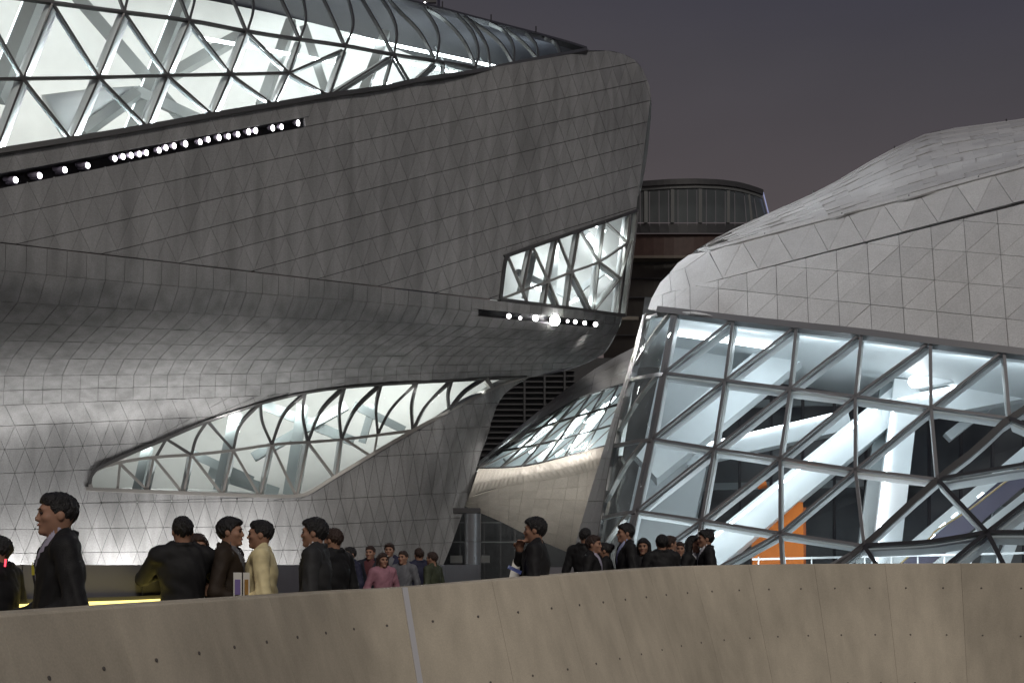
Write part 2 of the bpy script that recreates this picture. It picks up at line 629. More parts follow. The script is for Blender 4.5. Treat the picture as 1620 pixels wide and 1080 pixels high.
def beam(parent, a, b, w, h, mat, name, up=(0, 0, 1)):
    a, b = np.array(a, float), np.array(b, float)
    return MB().bar([a + 0, b + 0], np.array(up, float), w, h).build(name, mat, parent)

def quad(parent, pts, mat, name, th=.0):
    return MB().add(pts, [tuple(range(len(pts)))]).build(name, mat, parent)

def area_light(name, loc, target, sx, sy, power, color=(1, 1, 1), spread=180):
    l = bpy.data.lights.new(name, 'AREA')
    l.shape = 'RECTANGLE'; l.size = sx; l.size_y = sy; l.energy = power; l.color = color; l.spread = rad(spread)
    o = bpy.data.objects.new(name, l); col.objects.link(o)
    o.location = Vector(loc)
    o.rotation_euler = (Vector(target) - Vector(loc)).to_track_quat('-Z', 'Y').to_euler()
    return o

def line_area(name, a, b, direc, width, power, color=(1, 1, 1)):
    """linear area light from a to b that shines along direc"""
    a, b, dv = Vector(a), Vector(b), Vector(direc).normalized()
    l = bpy.data.lights.new(name, 'AREA')
    l.shape = 'RECTANGLE'; l.size = (b - a).length; l.size_y = width; l.energy = power; l.color = color
    o = bpy.data.objects.new(name, l); col.objects.link(o)
    xax = (b - a).normalized(); zax = -dv; zax = (zax - xax * zax.dot(xax)).normalized(); yax = zax.cross(xax)
    m = Matrix((xax, yax, zax)).transposed().to_4x4(); m.translation = (a + b) / 2
    o.matrix_world = m
    return o

def spot_light(name, loc, target, power, angle, color=(1, 1, 1), size=.1, blend=.6):
    l = bpy.data.lights.new(name, 'SPOT')
    l.energy = power; l.spot_size = rad(angle); l.spot_blend = blend; l.color = color; l.shadow_soft_size = size
    o = bpy.data.objects.new(name, l); col.objects.link(o)
    o.location = Vector(loc)
    o.rotation_euler = (Vector(target) - Vector(loc)).to_track_quat('-Z', 'Y').to_euler()
    return o

def struct(o, kind='structure'):
    o['kind'] = kind
    return o

# ------------------------------------------------------------------ ground
struct(MB().add([(-2500, -2500, 0), (2500, -2500, 0), (2500, 2500, 0), (-2500, 2500, 0)], [(0, 1, 2, 3)]).build('ground', 'paving'))

# ================================================================== THE DARK OPERA HALL (left)
def dA(x, y=0):
    return 1 / (.0333 - 1.1e-5 * (x - 50))

hall = root('opera_hall', (-6, 40, 0), 'huge dark granite concert hall with glazed roof and overhanging prow', 'building')

A_pts = [(x, y, dA(x)) for x in (-80, 120, 330, 540, 740, 900) for y in (60, 260, 480)]
A_pts += [(965, 180, dA(965)), (960, 300, dA(960)), (950, 420, dA(950)), (930, 120, dA(930)), (955, 480, dA(955))]
sil_A = [(923, 80), (960, 80), (985, 85), (1004, 95), (1017, 110), (1027, 135), (1031, 160), (1030, 190), (1024, 250), (1015, 300), (1006, 336), (985, 497)]
A_pts += [(x, y, dA(x) + q) for (x, y), q in zip(sil_A, (0.3, .8, 1.2, 1.3, 1.4, 1.4, 1.4, 1.3, 1.1, .8, .5, .5))]
SA = Surf(A_pts)

# tile lattice on the facade (perspective of a regular triangle grid)
def homography(src, dst):
    A, b = [], []
    for (x, y), (u, v) in zip(src, dst):
        A.append([x, y, 1, 0, 0, 0, -u * x, -u * y]); b.append(u)
        A.append([0, 0, 0, x, y, 1, -v * x, -v * y]); b.append(v)
    h = np.linalg.solve(np.array(A, float), np.array(b, float))
    return lambda i, j: ((h[0] * i + h[1] * j + h[2]) / (h[6] * i + h[7] * j + 1), (h[3] * i + h[4] * j + h[5]) / (h[6] * i + h[7] * j + 1))

NI = 34
HA = homography([(0, 0), (NI, 0), (NI, 4), (0, 4)], [(0, 295), (1010, 98), (1010, 229), (0, 489)])
polyA = ccw([(-420, 313), (923, 82), (960, 80), (985, 85), (1004, 95), (1017, 110), (1027, 135), (1031, 160), (1030, 190), (1024, 250),
             (1015, 300), (1006, 336), (985, 497), (-420, 335)])
F_win = ccw([(791, 474), (798, 418), (804, 406), (815, 400), (1012, 331), (990, 499)])
slot1 = ccw([(-150, 302.6), (481, 186), (483, 200), (-60, 310), (-150, 325)])
cellsA = []
for j in range(-5, 11):
    for i in range(-16, NI + 4):
        s = .5 * (j % 2)
        t0, t1, b0, b1 = HA(i + s, j), HA(i + 1 + s, j), HA(i + .5 - s + (1 if j % 2 else 0) - 0, j + 1), None
        # triangle pointing down, triangle pointing up
        lo = HA(i + .5 + s, j + 1); lo2 = HA(i + 1.5 + s, j + 1)
        for tri in ((t0, t1, lo), (t1, lo2, lo)):
            c = clip_in(ccw(tri), polyA)
            if not c:
                continue
            for q in clip_out(c, F_win):
                cellsA += clip_out(q, slot1)
def gapA(dx, dy):
    return .5 if abs(dy) < .5 * abs(dx) else .15
tilesH = clad(hall, SA, cellsA, 'dark_granite', gapA, 1)

# belly, soffit and lower wall
def r0(x):
    return np.interp(x, [-430, -80, 82, 177, 540, 790, 985, 1010], [334, 375, 394, 405, 446, 475, 499, 502])
def rb(x):
    return np.interp(x, [-430, -80, 0, 150, 300, 412, 540, 660, 833, 900, 1000], [658, 644, 641, 635, 630, 626, 613, 604, 596, 592, 588])
def back_off(x):
    return np.interp(x, [-80, 300, 550, 833, 1000], [7.5, 6.8, 5.6, 3.4, 2.2])
prof_t = [0, .15, .3, .45, .6, .75, .88, 1.0]
prof_g = [0, .01, .06, .17, .36, .60, .82, .97]
BC = []
for x in (-430, -250, -80, 100, 280, 450, 620, 780):
    for t, g in zip(prof_t, prof_g):
        y = r0(x) + (rb(x) - r0(x)) * t
        BC.append((x, y, dA(x) + back_off(x) * g))
    for y, g in ((rb(x) + 18, 1.03), (rb(x) + 45, 1.06), (rb(x) + 90, 1.07), (760, 1.06), (860, 1.03), (960, 1.0)):
        if x < 640 or y < 700:
            BC.append((x, y, dA(x) + back_off(x) * g))
for x, y, q in ((985, 500, .6), (978, 522, 1.3), (955, 560, 2.0), (900, 585, 2.9), (920, 500, .05), (900, 530, .5), (870, 560, 1.2)):
    BC.append((x, y, dA(x) + q))
leg_sil = [(838, 597), (815, 609), (800, 622), (788, 640), (780, 660), (770, 690), (760, 720), (748, 762), (735, 803), (715, 860), (690, 922), (675, 960)]
for x, y in leg_sil[2:]:
    q = float(np.interp(y, [622, 800, 960], [4.4, 6.0, 6.6]))
    BC.append((x, y, dA(x) + q))
    BC.append((x - 45, y, dA(x - 45) + q - .75))
SB = Surf(BC, 2e-6)
E_win = ccw([(142, 766), (144, 754), (152, 743), (163, 737), (207, 717), (263, 694), (328, 666), (412, 637), (483, 620), (540, 612), (603, 607), (715, 601), (833, 595),
             (778, 614), (650, 683), (540, 748), (500, 773), (485, 781), (470, 784), (440, 785), (353, 782), (150, 774), (144, 771)])
E_parts = [ccw([(142, 766), (144, 754), (152, 743), (163, 737), (207, 717), (263, 694), (328, 666), (412, 637), (483, 620), (540, 612), (540, 748), (500, 773), (485, 781), (470, 784), (440, 785), (150, 775), (144, 772)]),
           ccw([(539.5, 612), (603, 606), (660, 603), (650, 683), (539.5, 748)]), ccw([(659, 603), (715, 601), (778, 598), (778, 614), (649, 683.5)]), ccw([(777, 598), (835, 594), (777, 614.5)])]
def cut_E(c):
    res = [c]
    for e_ in E_parts:
        res = [q for p_ in res for q in clip_out(ccw(p_), e_)]
    return res
polyB = ccw([(-420, 335), (985, 499), (978, 522), (955, 560), (900, 586), (833, 598), (412, 700), (-420, 700)])
tip = [(985, 499), (983, 512), (978, 522), (968, 543), (955, 560), (930, 574), (900, 585), (865, 592), (833, 597)]
x0s, x = [], -500.0
while x < 1180:
    x0s.append(x)
    x += 28 * ((.0333 - 1.1e-5 * (x - 50)) / .0310) ** 2
def sm(t, a, b):
    t = np.clip((t - a) / (b - a), 0, 1)
    return t * t * (3 - 2 * t)
def Bpt(i, t):
    x = x0s[i] - 95 * sm(t, .22, .85) - 6 * t
    return (float(x), float(r0(x) + (rb(x) - r0(x)) * t))
rowsB = [0, .17, .36, .49, .60, .71, .82, .91, 1.0]
cellsB = []
for j in range(len(rowsB) - 1):
    for i in range(len(x0s) - 1):
        q = [Bpt(i, rowsB[j]), Bpt(i + 1, rowsB[j]), Bpt(i + 1, rowsB[j + 1]), Bpt(i, rowsB[j + 1])]
        c = clip_in(ccw(q), polyB)
        if c:
            cellsB += cut_E(c)
def gapB(dx, dy):
    return .27
slot2 = ccw([(757, 489), (947, 508), (947, 519), (757, 500)])
cB = []
for c in cellsB:
    cB += clip_out(ccw(c), slot2)
tilesH += clad(hall, SB, cB, 'dark_granite', gapB, 3)
# lower wall and leg: rows of triangles
rowC = [0, 33, 70, 108, 156, 196, 234, 273, 312, 350]
def Crow(j, x):
    y0 = 641 + rowC[j]
    if j == 0:
        return float(rb(x))
    sl = -.045 if j <= 3 else -.012
    return float(y0 + sl * max(0, min(x, 480)) - .05 * max(0, x - 480))
xc, x = [], -520.0
while x < 900:
    xc.append(x)
    x += 30 * ((.0333 - 1.1e-5 * (x - 50)) / .0328) ** 2
polyC = ccw([(-60, 600), (-60, 985), (668, 985), (690, 922), (715, 860), (735, 803), (760, 720), (780, 660), (800, 622), (838, 597), (833, 594)])
legcut = leg_sil
cellsC = []
for j in range(len(rowC) - 1):
    for i in range(len(xc) - 2):
        s = .5 * (j % 2)
        def X(k):
            k0 = int(math.floor(k)); f = k - k0
            return xc[k0] * (1 - f) + xc[min(k0 + 1, len(xc) - 1)] * f
        def N(k, jj):
            xx = X(k); return (xx, Crow(jj, xx))
        a, b, lo, lo2 = N(i + s, j), N(min(i + 1 + s, len(xc) - 1), j), N(i + .5 + s if s == 0 else i + 1, j + 1), N(min(i + 1.5 + s if s == 0 else i + 2, len(xc) - 1), j + 1)
        tris = ((a, b, lo), (b, lo2, lo)) if j else ((a, b, lo2, lo),)
        for tri in tris:
            c = ccw(tri)
            # keep left of the leg outline (concave): cut by the local edge of the outline
            my = np.mean([q[1] for q in c])
            if max(q[0] for q in c) > 650:
                ys_ = [q[1] for q in leg_sil]
                kk = int(np.clip(np.searchsorted(ys_, my) - 1, 0, len(leg_sil) - 2))
                c = half(c, leg_sil[kk], leg_sil[kk + 1])
                if len(c) < 3:
                    continue
            if min(q[1] for q in c) > 985 or max(q[0] for q in c) < -430:
                continue
            if abs(area(c)) < 4:
                continue
            cellsC += cut_E(c)
tilesH += clad(hall, SB, cellsC, 'dark_granite', lambda dx, dy: .38 if abs(dy) < .3 else .24, 2)
place_tiles(hall, tilesH)

# returns that close the volume behind the outlines
skirt(hall, SA, sil_A[:10], (-.06, 1, -.02), 14, 'dark_granite', off=-.02)
skirt(hall, SB, tip, (-.10, 1, .16), 14, 'dark_granite', off=-.02)
skirt(hall, SB, leg_sil, (-.30, 1, 0), 14, 'dark_granite', off=-.02)

# ---------------------------------------------------------------- glazed roof of the hall
ridge = [(-420, -290), (-60, -190), (200, -120), (400, -66), (540, -28), (640, 2), (690, 14), (750, 30), (800, 43), (850, 56), (900, 70), (928, 79)]
def ridge_y(x):
    return float(np.interp(x, [q[0] for q in ridge], [q[1] for q in ridge]))
ulin = [(-330, -58), (-180, -34), (-40, -12), (83, 5), (197, 20), (300, 33), (390, 50), (475, 63), (547, 73), (623, 87), (690, 97), (753, 108)]
mlin = [(-375, 134), (-222, 130), (-83, 127), (37, 125), (157, 123), (265, 120), (365, 118), (457, 116)]
blin = [(-295, 289), (-147, 264), (-7, 241), (113, 222), (233, 202), (337, 183), (433, 167), (520, 152)]
D_pts = [(x, y, dA(x)) for x, y in blin + mlin] + [(607, 140, dA(607)), (657, 129, dA(657)), (753, 114, dA(753)), (817, 102, dA(817)), (870, 92, dA(870)), (928, 80, dA(928) + .3)]
D_pts += [(x, y, dA(x) + .1) for x, y in ulin]
for x in (-420, -240, -60, 100, 250, 400, 540, 640, 720, 800, 860):
    ry = ridge_y(x)
    uy = float(np.interp(x, [q[0] for q in ulin] + [870], [q[1] for q in ulin] + [92]))
    hgt = (uy - ry) / F * dA(x)
    D_pts.append((x, ry, dA(x) + .1 + hgt * 1.15))
    D_pts.append((x, ry + .5 * (uy - ry), dA(x) + .1 + hgt * .32))
SD = Surf(D_pts, 2e-6)
gw = part_empty('glazed_roof', hall, SD.one(300, 120))
gw['label'] = 'diamond grid of lit glass under the roof ridge'
# members of the diamond grid
rowsN = [blin, mlin, ulin]
def seg(a, b, white=False, w=.10):
    mullion(gw, SD, [a, b], .05 if white else w * .68, .10, .05)
    if white:
        inner_tube(gw, SD, [a, b], .19 if a[0] < 420 else .13, -.24)
    else:
        inner_tube(gw, SD, [a, b], .05, -.18, 'grey_steel')
blin2 = blin
for i in range(8):
    b, m = blin[i], mlin[i]
    seg(b, m)                                       # "\" dark
    if i + 1 < 8:
        seg(b, mlin[i + 1], True)                   # "/" white
        pane(gw, SD, [m, mlin[i + 1], b])
        pane(gw, SD, [b, mlin[i + 1], blin[i + 1]])
for i in range(8):
    m = mlin[i]
    u0 = ulin[i]
    seg(m, u0, True)
    if i < 7:
        seg(u0, mlin[i + 1])
        pane(gw, SD, [u0, ulin[i + 1], mlin[i + 1]])
        pane(gw, SD, [m, u0, mlin[i + 1]])
# right end where the grid narrows
ends = [((457, 116), (520, 152)), ((457, 116), (540, 80)), ((520, 152), (547, 76)), ((520, 152), (618, 90)), ((607, 141), (623, 87)), ((623, 87), (648, 130)), ((657, 128), (690, 98)), ((702, 122), (702, 100))]
for k, (a, b) in enumerate(ends):
    seg(a, b, k in (2, 3, 6), .09)
pane(gw, SD, [(457, 116), (475, 63), (547, 73), (520, 152)])
pane(gw, SD, [(547, 73), (623, 87), (607, 141), (520, 152)])
pane(gw, SD, [(623, 87), (690, 97), (753, 108), (657, 128), (607, 141)])
mullion(gw, SD, mlin, .08, .11, .055, n=12)
mullion(gw, SD, ulin, .085, .11, .055, n=20)
bl = [(-420, 311)] + blin[1:] + [(607, 140), (657, 129), (753, 115), (817, 102), (870, 92), (928, 81)]
mullion(gw, SD, bl, .16, .30, .10, n=30, mat='cap', name='sill')
# curved ribs over the roof: two from every node of the upper line
ribs_r, ribs_l = [], []
spec = [((197, 20), (10, 2)), ((300, 33), (8, 2)), ((392, 49), (8, 2)), ((475, 62), (9, 2)), ((547, 73), (11, 2)), ((623, 86), (6, 2)), ((690, 96), (5, 2)), ((753, 106), (4, 2)),
        ((813, 98), (0, 0)), ((852, 91), (0, 0)), ((887, 84), (0, 0))]
RR = {-3: [(-330, -58), (-318, -150), (-352, -268)], -2: [(-180, -34), (-168, -120), (-200, -225)], -1: [(-40, -12), (-30, -85), (-58, -185)], 0: [(83, 5), (92, -60), (70, -150)],
      1: [(197, 20), (206, -40), (182, -122)], 2: [(300, 33), (309, -20), (288, -94)], 3: [(392, 49), (401, 5), (384, -68)], 4: [(475, 62), (484, 25), (470, -45)],
      5: [(547, 73), (559, 35), (545, -24)], 6: [(623, 86), (628, 52), (619, 22), (600, -8)], 7: [(690, 96), (695, 63), (687, 37), (668, 10)],
      8: [(753, 106), (757, 80), (747, 50), (724, 24)], 9: [(775, 106), (771, 75), (755, 47), (735, 27)], 10: [(813, 101), (812, 72), (797, 49), (774, 37)], 11: [(852, 94), (848, 71), (832, 52)], 12: [(887, 87), (878, 68), (862, 60)]}
LL = {0: [(83, 5), (60, -60), (20, -165)],
      1: [(197, 20), (178, -30), (130, -138)], 2: [(299, 33), (280, -15), (236, -108)], 3: [(389, 48), (370, 3), (330, -84)], 4: [(473, 61), (455, 20), (418, -58)],
      5: [(545, 72), (522, 20), (495, -38)], 6: [(621, 85), (600, 45), (562, -20)], 7: [(687, 92), (663, 50), (632, 18), (612, -5)],
      8: [(752, 103), (733, 64), (707, 35), (676, 13)], 10: [(811, 99), (793, 70), (768, 48), (735, 27)], 11: [(850, 93), (828, 68), (800, 46)]}
for k, r in RR.items():
    mullion(gw, SD, r, .075, .13, .05, name='rib', n=14)
for k, r in LL.items():
    mullion(gw, SD, r, .07, .14, .055, name='rib', n=14)
keys = sorted(RR)
for a, b in zip(keys[:-1], keys[1:]):
    loft(SD, RR[a], RR[b], 10, 5).build('pane', 'glass', gw)
for nm, f in (('ridge_cap', 0),):
    mullion(gw, SD, [(x, y - 1) for x, y in ridge], .20, .22, .06, mat='dark_metal', name='ridge_cap', n=44)
skirt(hall, SD, [(x, y - 2) for x, y in ridge], (.05, 1, .02), 12, 'dark_metal', 'roof', off=.05)
# little rods on the ridge
for x in (700, 777, 848):
    y = ridge_y(x)
    p = SD.one(x, y)
    MB().tube([p, p + np.array([0, 0, .35])], .03, 6).build('ridge_rod', 'dark_metal', gw)
# interior seen through the roof glass
inner = part_empty('foyer', hall, SD.one(300, 120, -5))
def inside(S, dd, pts, nx=24, ny=6, bulge=0.0):
    """white inner wall dd metres behind the glass, between an upper and a lower line"""
    up, lo = pts
    vs, fs = [], []
    for j in range(ny + 1):
        t = j / ny
        for i in range(nx + 1):
            s = i / nx
            a = px_line(up, nx + 1)[i]; b = px_line(lo, nx + 1)[i]
            q = a * (1 - t) + b * t
            d = S.d(q[0], q[1])[0] + dd + bulge * math.sin(math.pi * t)
            vs.append(P(q[0], q[1], d))
    for j in range(ny):
        for i in range(nx):
            fs.append((j * (nx + 1) + i, j * (nx + 1) + i + 1, (j + 1) * (nx + 1) + i + 1, (j + 1) * (nx + 1) + i))
    return MB().add(vs, fs)
inside(SA, 6.5, ([(-430, -140), (-120, -60), (200, -20), (400, 15), (640, 70), (830, 92)], [(-430, 385), (-120, 330), (200, 290), (400, 240), (640, 190), (830, 130)]), bulge=1.0).build('inner_wall', 'interior', inner, smooth=True)
# dark vault between wall top and ridge, and the bright gallery under it
inside(SA, 7.6, ([(-430, -280), (-120, -190), (200, -110), (400, -58), (640, 10), (900, 74)], [(-430, -125), (-120, -50), (200, -10), (400, 25), (640, 76), (860, 96)])).build('vault', 'grey_steel', inner, smooth=True)
# sloping white ledge at the foot of the glass
q = px_line([(-420, 322), (-60, 262), (113, 234), (337, 196), (520, 165), (657, 142), (760, 122)], 20)
pa = SA.pos(q[:, 0], q[:, 1], -.5); pb = pa + np.array([.0, 6.2, 1.1])
MB().add(np.vstack([pa, pb]), [(i, i + 1, 21 + i, 20 + i) for i in range(19)]).build('inner_ledge', 'interior', inner, smooth=True)
def ib(a, b, da, db, w, mat='white_steel', S=SA):
    pa = P(a[0], a[1], S.d(*a)[0] + da); pb = P(b[0], b[1], S.d(*b)[0] + db)
    beam(inner, pa, pb, w, w * .8, 'beam_steel' if mat == 'grey_steel' else mat, 'inner_beam', up=(0, -1, 0))
    if w > .37:
        sh = np.array([-.5 * w + .03, -.02, 0])
        beam(inner, pa + sh, pb + sh, .05, .03, 'led_soft', 'line_light', up=(0, -1, 0))
ib((118, -10), (290, 190), 2.6, 1.6, .42, 'grey_steel')
ib((290, -12), (205, 205), 2.4, 1.6, .40, 'grey_steel')
ib((380, 52), (268, 116), 3.4, 2.8, .36, 'grey_steel')
ib((58, -25), (-12, 150), 2.6, 2.0, .50, 'grey_steel')
ib((460, 30), (412, 165), 2.6, 1.8, .36, 'grey_steel')
ib((480, 40), (514, 140), 2.6, 2.0, .32, 'grey_steel')
ib((610, 48), (575, 140), 2.2, 1.6, .32, 'grey_steel')
ib((217, 143), (320, 190), 1.7, 1.4, .34, 'grey_steel')
ib((217, 143), (130, 205), 1.7, 1.6, .34, 'grey_steel')
MB().tube([P(222, 142, dA(222) + 2.0), P(150, 166, dA(150) + 2.2), P(90, 192, dA(90) + 2.4)], [.12, .5, .85], 14).build('cone_fitting', 'white_steel', inner, smooth=True)
# line lights along the roof (bright lines in the glass vault)
for a, b, off in (((560, 14), (860, 84), -1.0), ((600, 62), (760, 92), -1.9), ((330, -10), (560, 42), -1.6), ((640, 40), (830, 84), -1.4)):
    qa, qb = SD.one(a[0], a[1], off), SD.one(b[0], b[1], off)
    MB().bar([qa, qb], np.array([0, -1, 0.]), .10, .06).build('line_light', 'led', inner)
for x0_, x1_ in ((620, 650), (700, 735), (770, 800)):
    qa, qb = SD.one(x0_, ridge_y(x0_) + 22, -.9), SD.one(x1_, ridge_y(x1_) + 45, -1.3)
    MB().bar([qa, qb], np.array([0, -1, 0.]), .05, .05).build('hanger', 'grey_steel', inner)
for x_, pw in ((-300, 80), (-140, 62), (20, 72), (190, 72), (350, 74), (500, 75), (660, 55)):
    y_ = float(np.interp(x_, [-300, 0, 700], [-95, -40, 80]))
    p = P(x_, y_, dA(x_) + 4.2); t = P(x_ + 20, y_ + 150, dA(x_) + 7.2)
    area_light('foyer_light', p, t, 5.0, .6, pw, (.97, 1, .98))
for x_, y_, pw in ((700, 70, 95), (790, 80, 70), (560, 40, 80)):
    area_light('vault_light', P(x_, y_, dA(x_) + 3.0), P(x_ + 6, y_ - 30, dA(x_) + 8), 4.0, .3, pw, (.85, .97, 1))
for x_, pw in ((60, 40), (260, 36), (440, 30)):
    y_ = float(np.interp(x_, [0, 500], [236, 152]))
    area_light('foyer_floor_light', P(x_, y_ - 14, dA(x_) + 3.4), P(x_, y_ - 150, dA(x_) + 7), 5.0, .3, pw, (1, .99, .95))

# added linear lights, unseen behind sill and middle rail, brighten the struts
for i in range(1, 7):
    for ln, pw in ((blin, 40), (mlin, 34)):
        (xa, ya), (xb, yb) = ln[i], ln[i + 1]
        xa, xb = xa + 6, xb - 6
        n_0 = SD.nrm((xa + xb) / 2, (ya + yb) / 2)[0]
        pa_, pb_ = SD.one(xa, ya - 7, -.03), SD.one(xb, yb - 7, -.03)
        up_ = SD.one((xa + xb) / 2, (ya + yb) / 2 - 60) - SD.one((xa + xb) / 2, (ya + yb) / 2)
        up_ /= np.linalg.norm(up_)
        line_area('strut_fill', pa_, pb_, up_ - n_0 * .22, .05, pw * (dA(xa) / 32) ** 2 * .9, (.93, .98, 1))
# ---------------------------------------------------------------- floodlight slots
sl = part_empty('floodlight_slot', hall, SA.one(240, 242))
def slot_box(S, top, bot, dp, n=16):
    a, b = px_line(top, n), px_line(bot, n)
    A0, B0 = S.pos(a[:, 0], a[:, 1], -.03), S.pos(b[:, 0], b[:, 1], -.03)
    A1, B1 = S.pos(a[:, 0], a[:, 1], -dp), S.pos(b[:, 0], b[:, 1], -dp)
    vs = np.vstack([A0, A1, B1, B0])
    fs = []
    for r in range(3):
        for i in range(n - 1):
            fs.append((r * n + i, r * n + i + 1, (r + 1) * n + i + 1, (r + 1) * n + i))
    fs += [(0, n, 2 * n, 3 * n), (n - 1, 2 * n - 1, 3 * n - 1, 4 * n - 1)]
    return MB().add(vs, fs)
slot_box(SA, [(-150, 302.6), (481, 186)], [(-150, 325), (-60, 310), (483, 200)], .45).build('slot_lining', 'dark_metal', sl)
lx = [(25, 284, 1), (63, 277, 1), (103, 268, 1), (139, 261, 1), (182, 250, 0), (195, 247, 0), (208, 245, 0), (221, 243, 0), (232, 241, 0), (252, 237, 0), (263, 233, 0), (276, 230, 0), (294, 227, 2), (317, 224, 0),
      (330, 220, 0), (347, 217, 2), (362, 215, 0), (377, 212, 0), (394, 208, 2), (405, 206, 2), (432, 202, 2), (446, 200, 0), (472, 194, 2), (-15, 292, 1)]
for i, (x, y, kd) in enumerate(lx):
    p = SA.one(x, y, -.05)
    ax = np.array([.93, -.30, -.18]); ax /= np.linalg.norm(ax)
    bl_ = .42 if kd == 1 else .16
    fl = MB().tube([p - ax * bl_, p - ax * .03, p], [.07, .10, .105], 10).build('floodlight', 'lamp_body', sl, smooth=True, angle=rad(40))
    r = .078 if kd != 2 else .09
    MB().tube([p + ax * .0, p + ax * .025], r, 12).build('lens', 'lamp', fl)
    if kd == 1:
        MB().box(p - ax * .25 + np.array([0, .1, 0]), (.12, 0, 0), (0, .06, 0), (0, 0, .11)).build('bracket', 'lamp_body', fl)
sl2 = part_empty('floodlight_slot', hall, SB.one(850, 503))
slot_box(SB, [(757, 489), (947, 508)], [(757, 500), (947, 519)], .4).build('slot_lining', 'dark_metal', sl2)
for x, y, r, hot in ((805, 500, .09, 0), (823, 503, .06, 0), (847, 503, .12, 0), (878, 507, .20, 1), (898, 508, .06, 0), (910, 509, .08, 0), (925, 511, .08, 0), (942, 513, .10, 0)):
    p = SB.one(x, y, .0)
    ax = np.array([-.02, -1, -.05]) if hot else np.array([.3, -.93, -.1])
    ax /= np.linalg.norm(ax)
    fl = MB().tube([p - ax * .2, p - ax * .02, p], [r * .7, r, r * 1.06], 10).build('floodlight', 'lamp_body', sl2, smooth=True, angle=rad(40))
    MB().tube([p, p + ax * .02], r, 14).build('lens', 'lamp_hot' if hot else 'lamp', fl)
for i, x in enumerate((60, 200, 300, 400, 465)):
    y = float(np.interp(x, [0, 480], [288, 193]))
    spot_light('spot_beam', SA.one(x, y, .25), P(1330, 330 + 25 * i, 30) if i % 2 else P(1480, 262, 38), 6200 if i % 2 else 8000, 38 if i % 2 else 26, (.95, .97, 1), .15)
spot_light('spot_beam', SB.one(878, 507, .35), P(800, 1400, 14), 700, 100, (1, .97, .92), .12)

# ---------------------------------------------------------------- lower window of the hall
ew = part_empty('window', hall, SB.one(400, 720))
ew['label'] = 'long leaf-shaped lower window lit from inside'
em = [(163, 738), (200, 729), (243, 723), (303, 719), (369, 712), (430, 703), (487, 699), (540, 695), (597, 688), (652, 681)]
eb = [(150, 774), (175, 774), (233, 776), (290, 778), (353, 781), (412, 784), (470, 783), (530, 753), (597, 713), (650, 683)]
et = [(207, 717), (263, 694), (328, 666), (412, 637), (483, 620), (548, 612), (603, 607), (660, 604), (715, 601), (770, 598), (833, 595)]
mullion(ew, SB, em, .11, .16, .05, 'cap_light', n=24)
frame = [(142, 766), (144, 754), (152, 743), (163, 737), (207, 717), (263, 694), (328, 666), (412, 637), (483, 620), (540, 612), (603, 607), (715, 601), (833, 595)]
mullion(ew, SB, frame, .12, .3, .07, 'cap', name='frame', n=50)
frame2 = [(142, 766), (145, 772), (152, 774), (353, 782), (440, 785), (470, 784), (485, 781), (500, 773), (540, 748), (650, 683), (778, 614), (833, 595)]
mullion(ew, SB, frame2, .14, .3, .07, 'cap_light', name='frame', n=50)
for a, b, white in (((190, 731), (186, 774), 0), ((243, 723), (233, 775), 1), ((303, 719), (291, 778), 1), ((369, 712), (353, 781), 1), ((430, 703), (412, 784), 1), ((487, 699), (470, 783), 1), ((540, 695), (532, 752), 1), ((597, 688), (592, 716), 0)):
    mullion(ew, SB, [a, b], .09, .14, .04, 'cap_light')
    if white:
        inner_tube(ew, SB, [a, b], .13, -.28)
for a, b in (((190, 733), (233, 775)), ((243, 723), (288, 778)), ((303, 719), (351, 781)), ((369, 712), (410, 784)), ((430, 703), (468, 783)), ((487, 699), (528, 754)), ((545, 694), (585, 720))):
    mullion(ew, SB, [a, b], .10, .15, .045, 'cap_light')
for r in ([(263, 694), (247, 722)], [(263, 694), (303, 719)], [(303, 719), (311, 692), (328, 666)], [(328, 666), (369, 712)], [(369, 712), (380, 672), (412, 637)], [(412, 637), (415, 667), (430, 703)],
          [(430, 703), (449, 655), (483, 622)], [(483, 620), (479, 655), (487, 699)], [(487, 699), (508, 650), (545, 613)], [(545, 613), (537, 650), (540, 695)],
          [(540, 695), (562, 648), (603, 608)], [(603, 607), (595, 645), (598, 688)], [(597, 688), (620, 645), (660, 605)], [(660, 604), (651, 640), (653, 680)],
          [(653, 680), (675, 640), (715, 602)], [(715, 601), (709, 625), (711, 648)], [(711, 648), (735, 620), (765, 600)]):
    mullion(ew, SB, r, .11, .18, .05, 'cap', name='rib', n=10)
mullion(ew, SB, [(768, 598), (778, 613)], .2, .2, .06, 'cap_light')
# panes of the lower window
lowc = em
for i in range(1, 9):
    loft(SB, [em[i], eb[i]], [em[i + 1], eb[i + 1]], 4, 3).build('pane', 'glass', ew)
pane(ew, SB, [(142, 766), (152, 743), (200, 729), (175, 774), (150, 774)])
tops = [(200, 720), (243, 702), (303, 677), (369, 652), (430, 632), (487, 619), (540, 612), (597, 607), (652, 604)]
for i in range(8):
    loft(SB, [tops[i], em[i + 1]], [tops[i + 1], em[i + 2] if i + 2 < len(em) else em[-1]], 6, 3).build('pane', 'glass', ew)
loft(SB, [(652, 604), (652, 681)], [(775, 598), (778, 613)], 6, 4).build('pane', 'glass', ew)
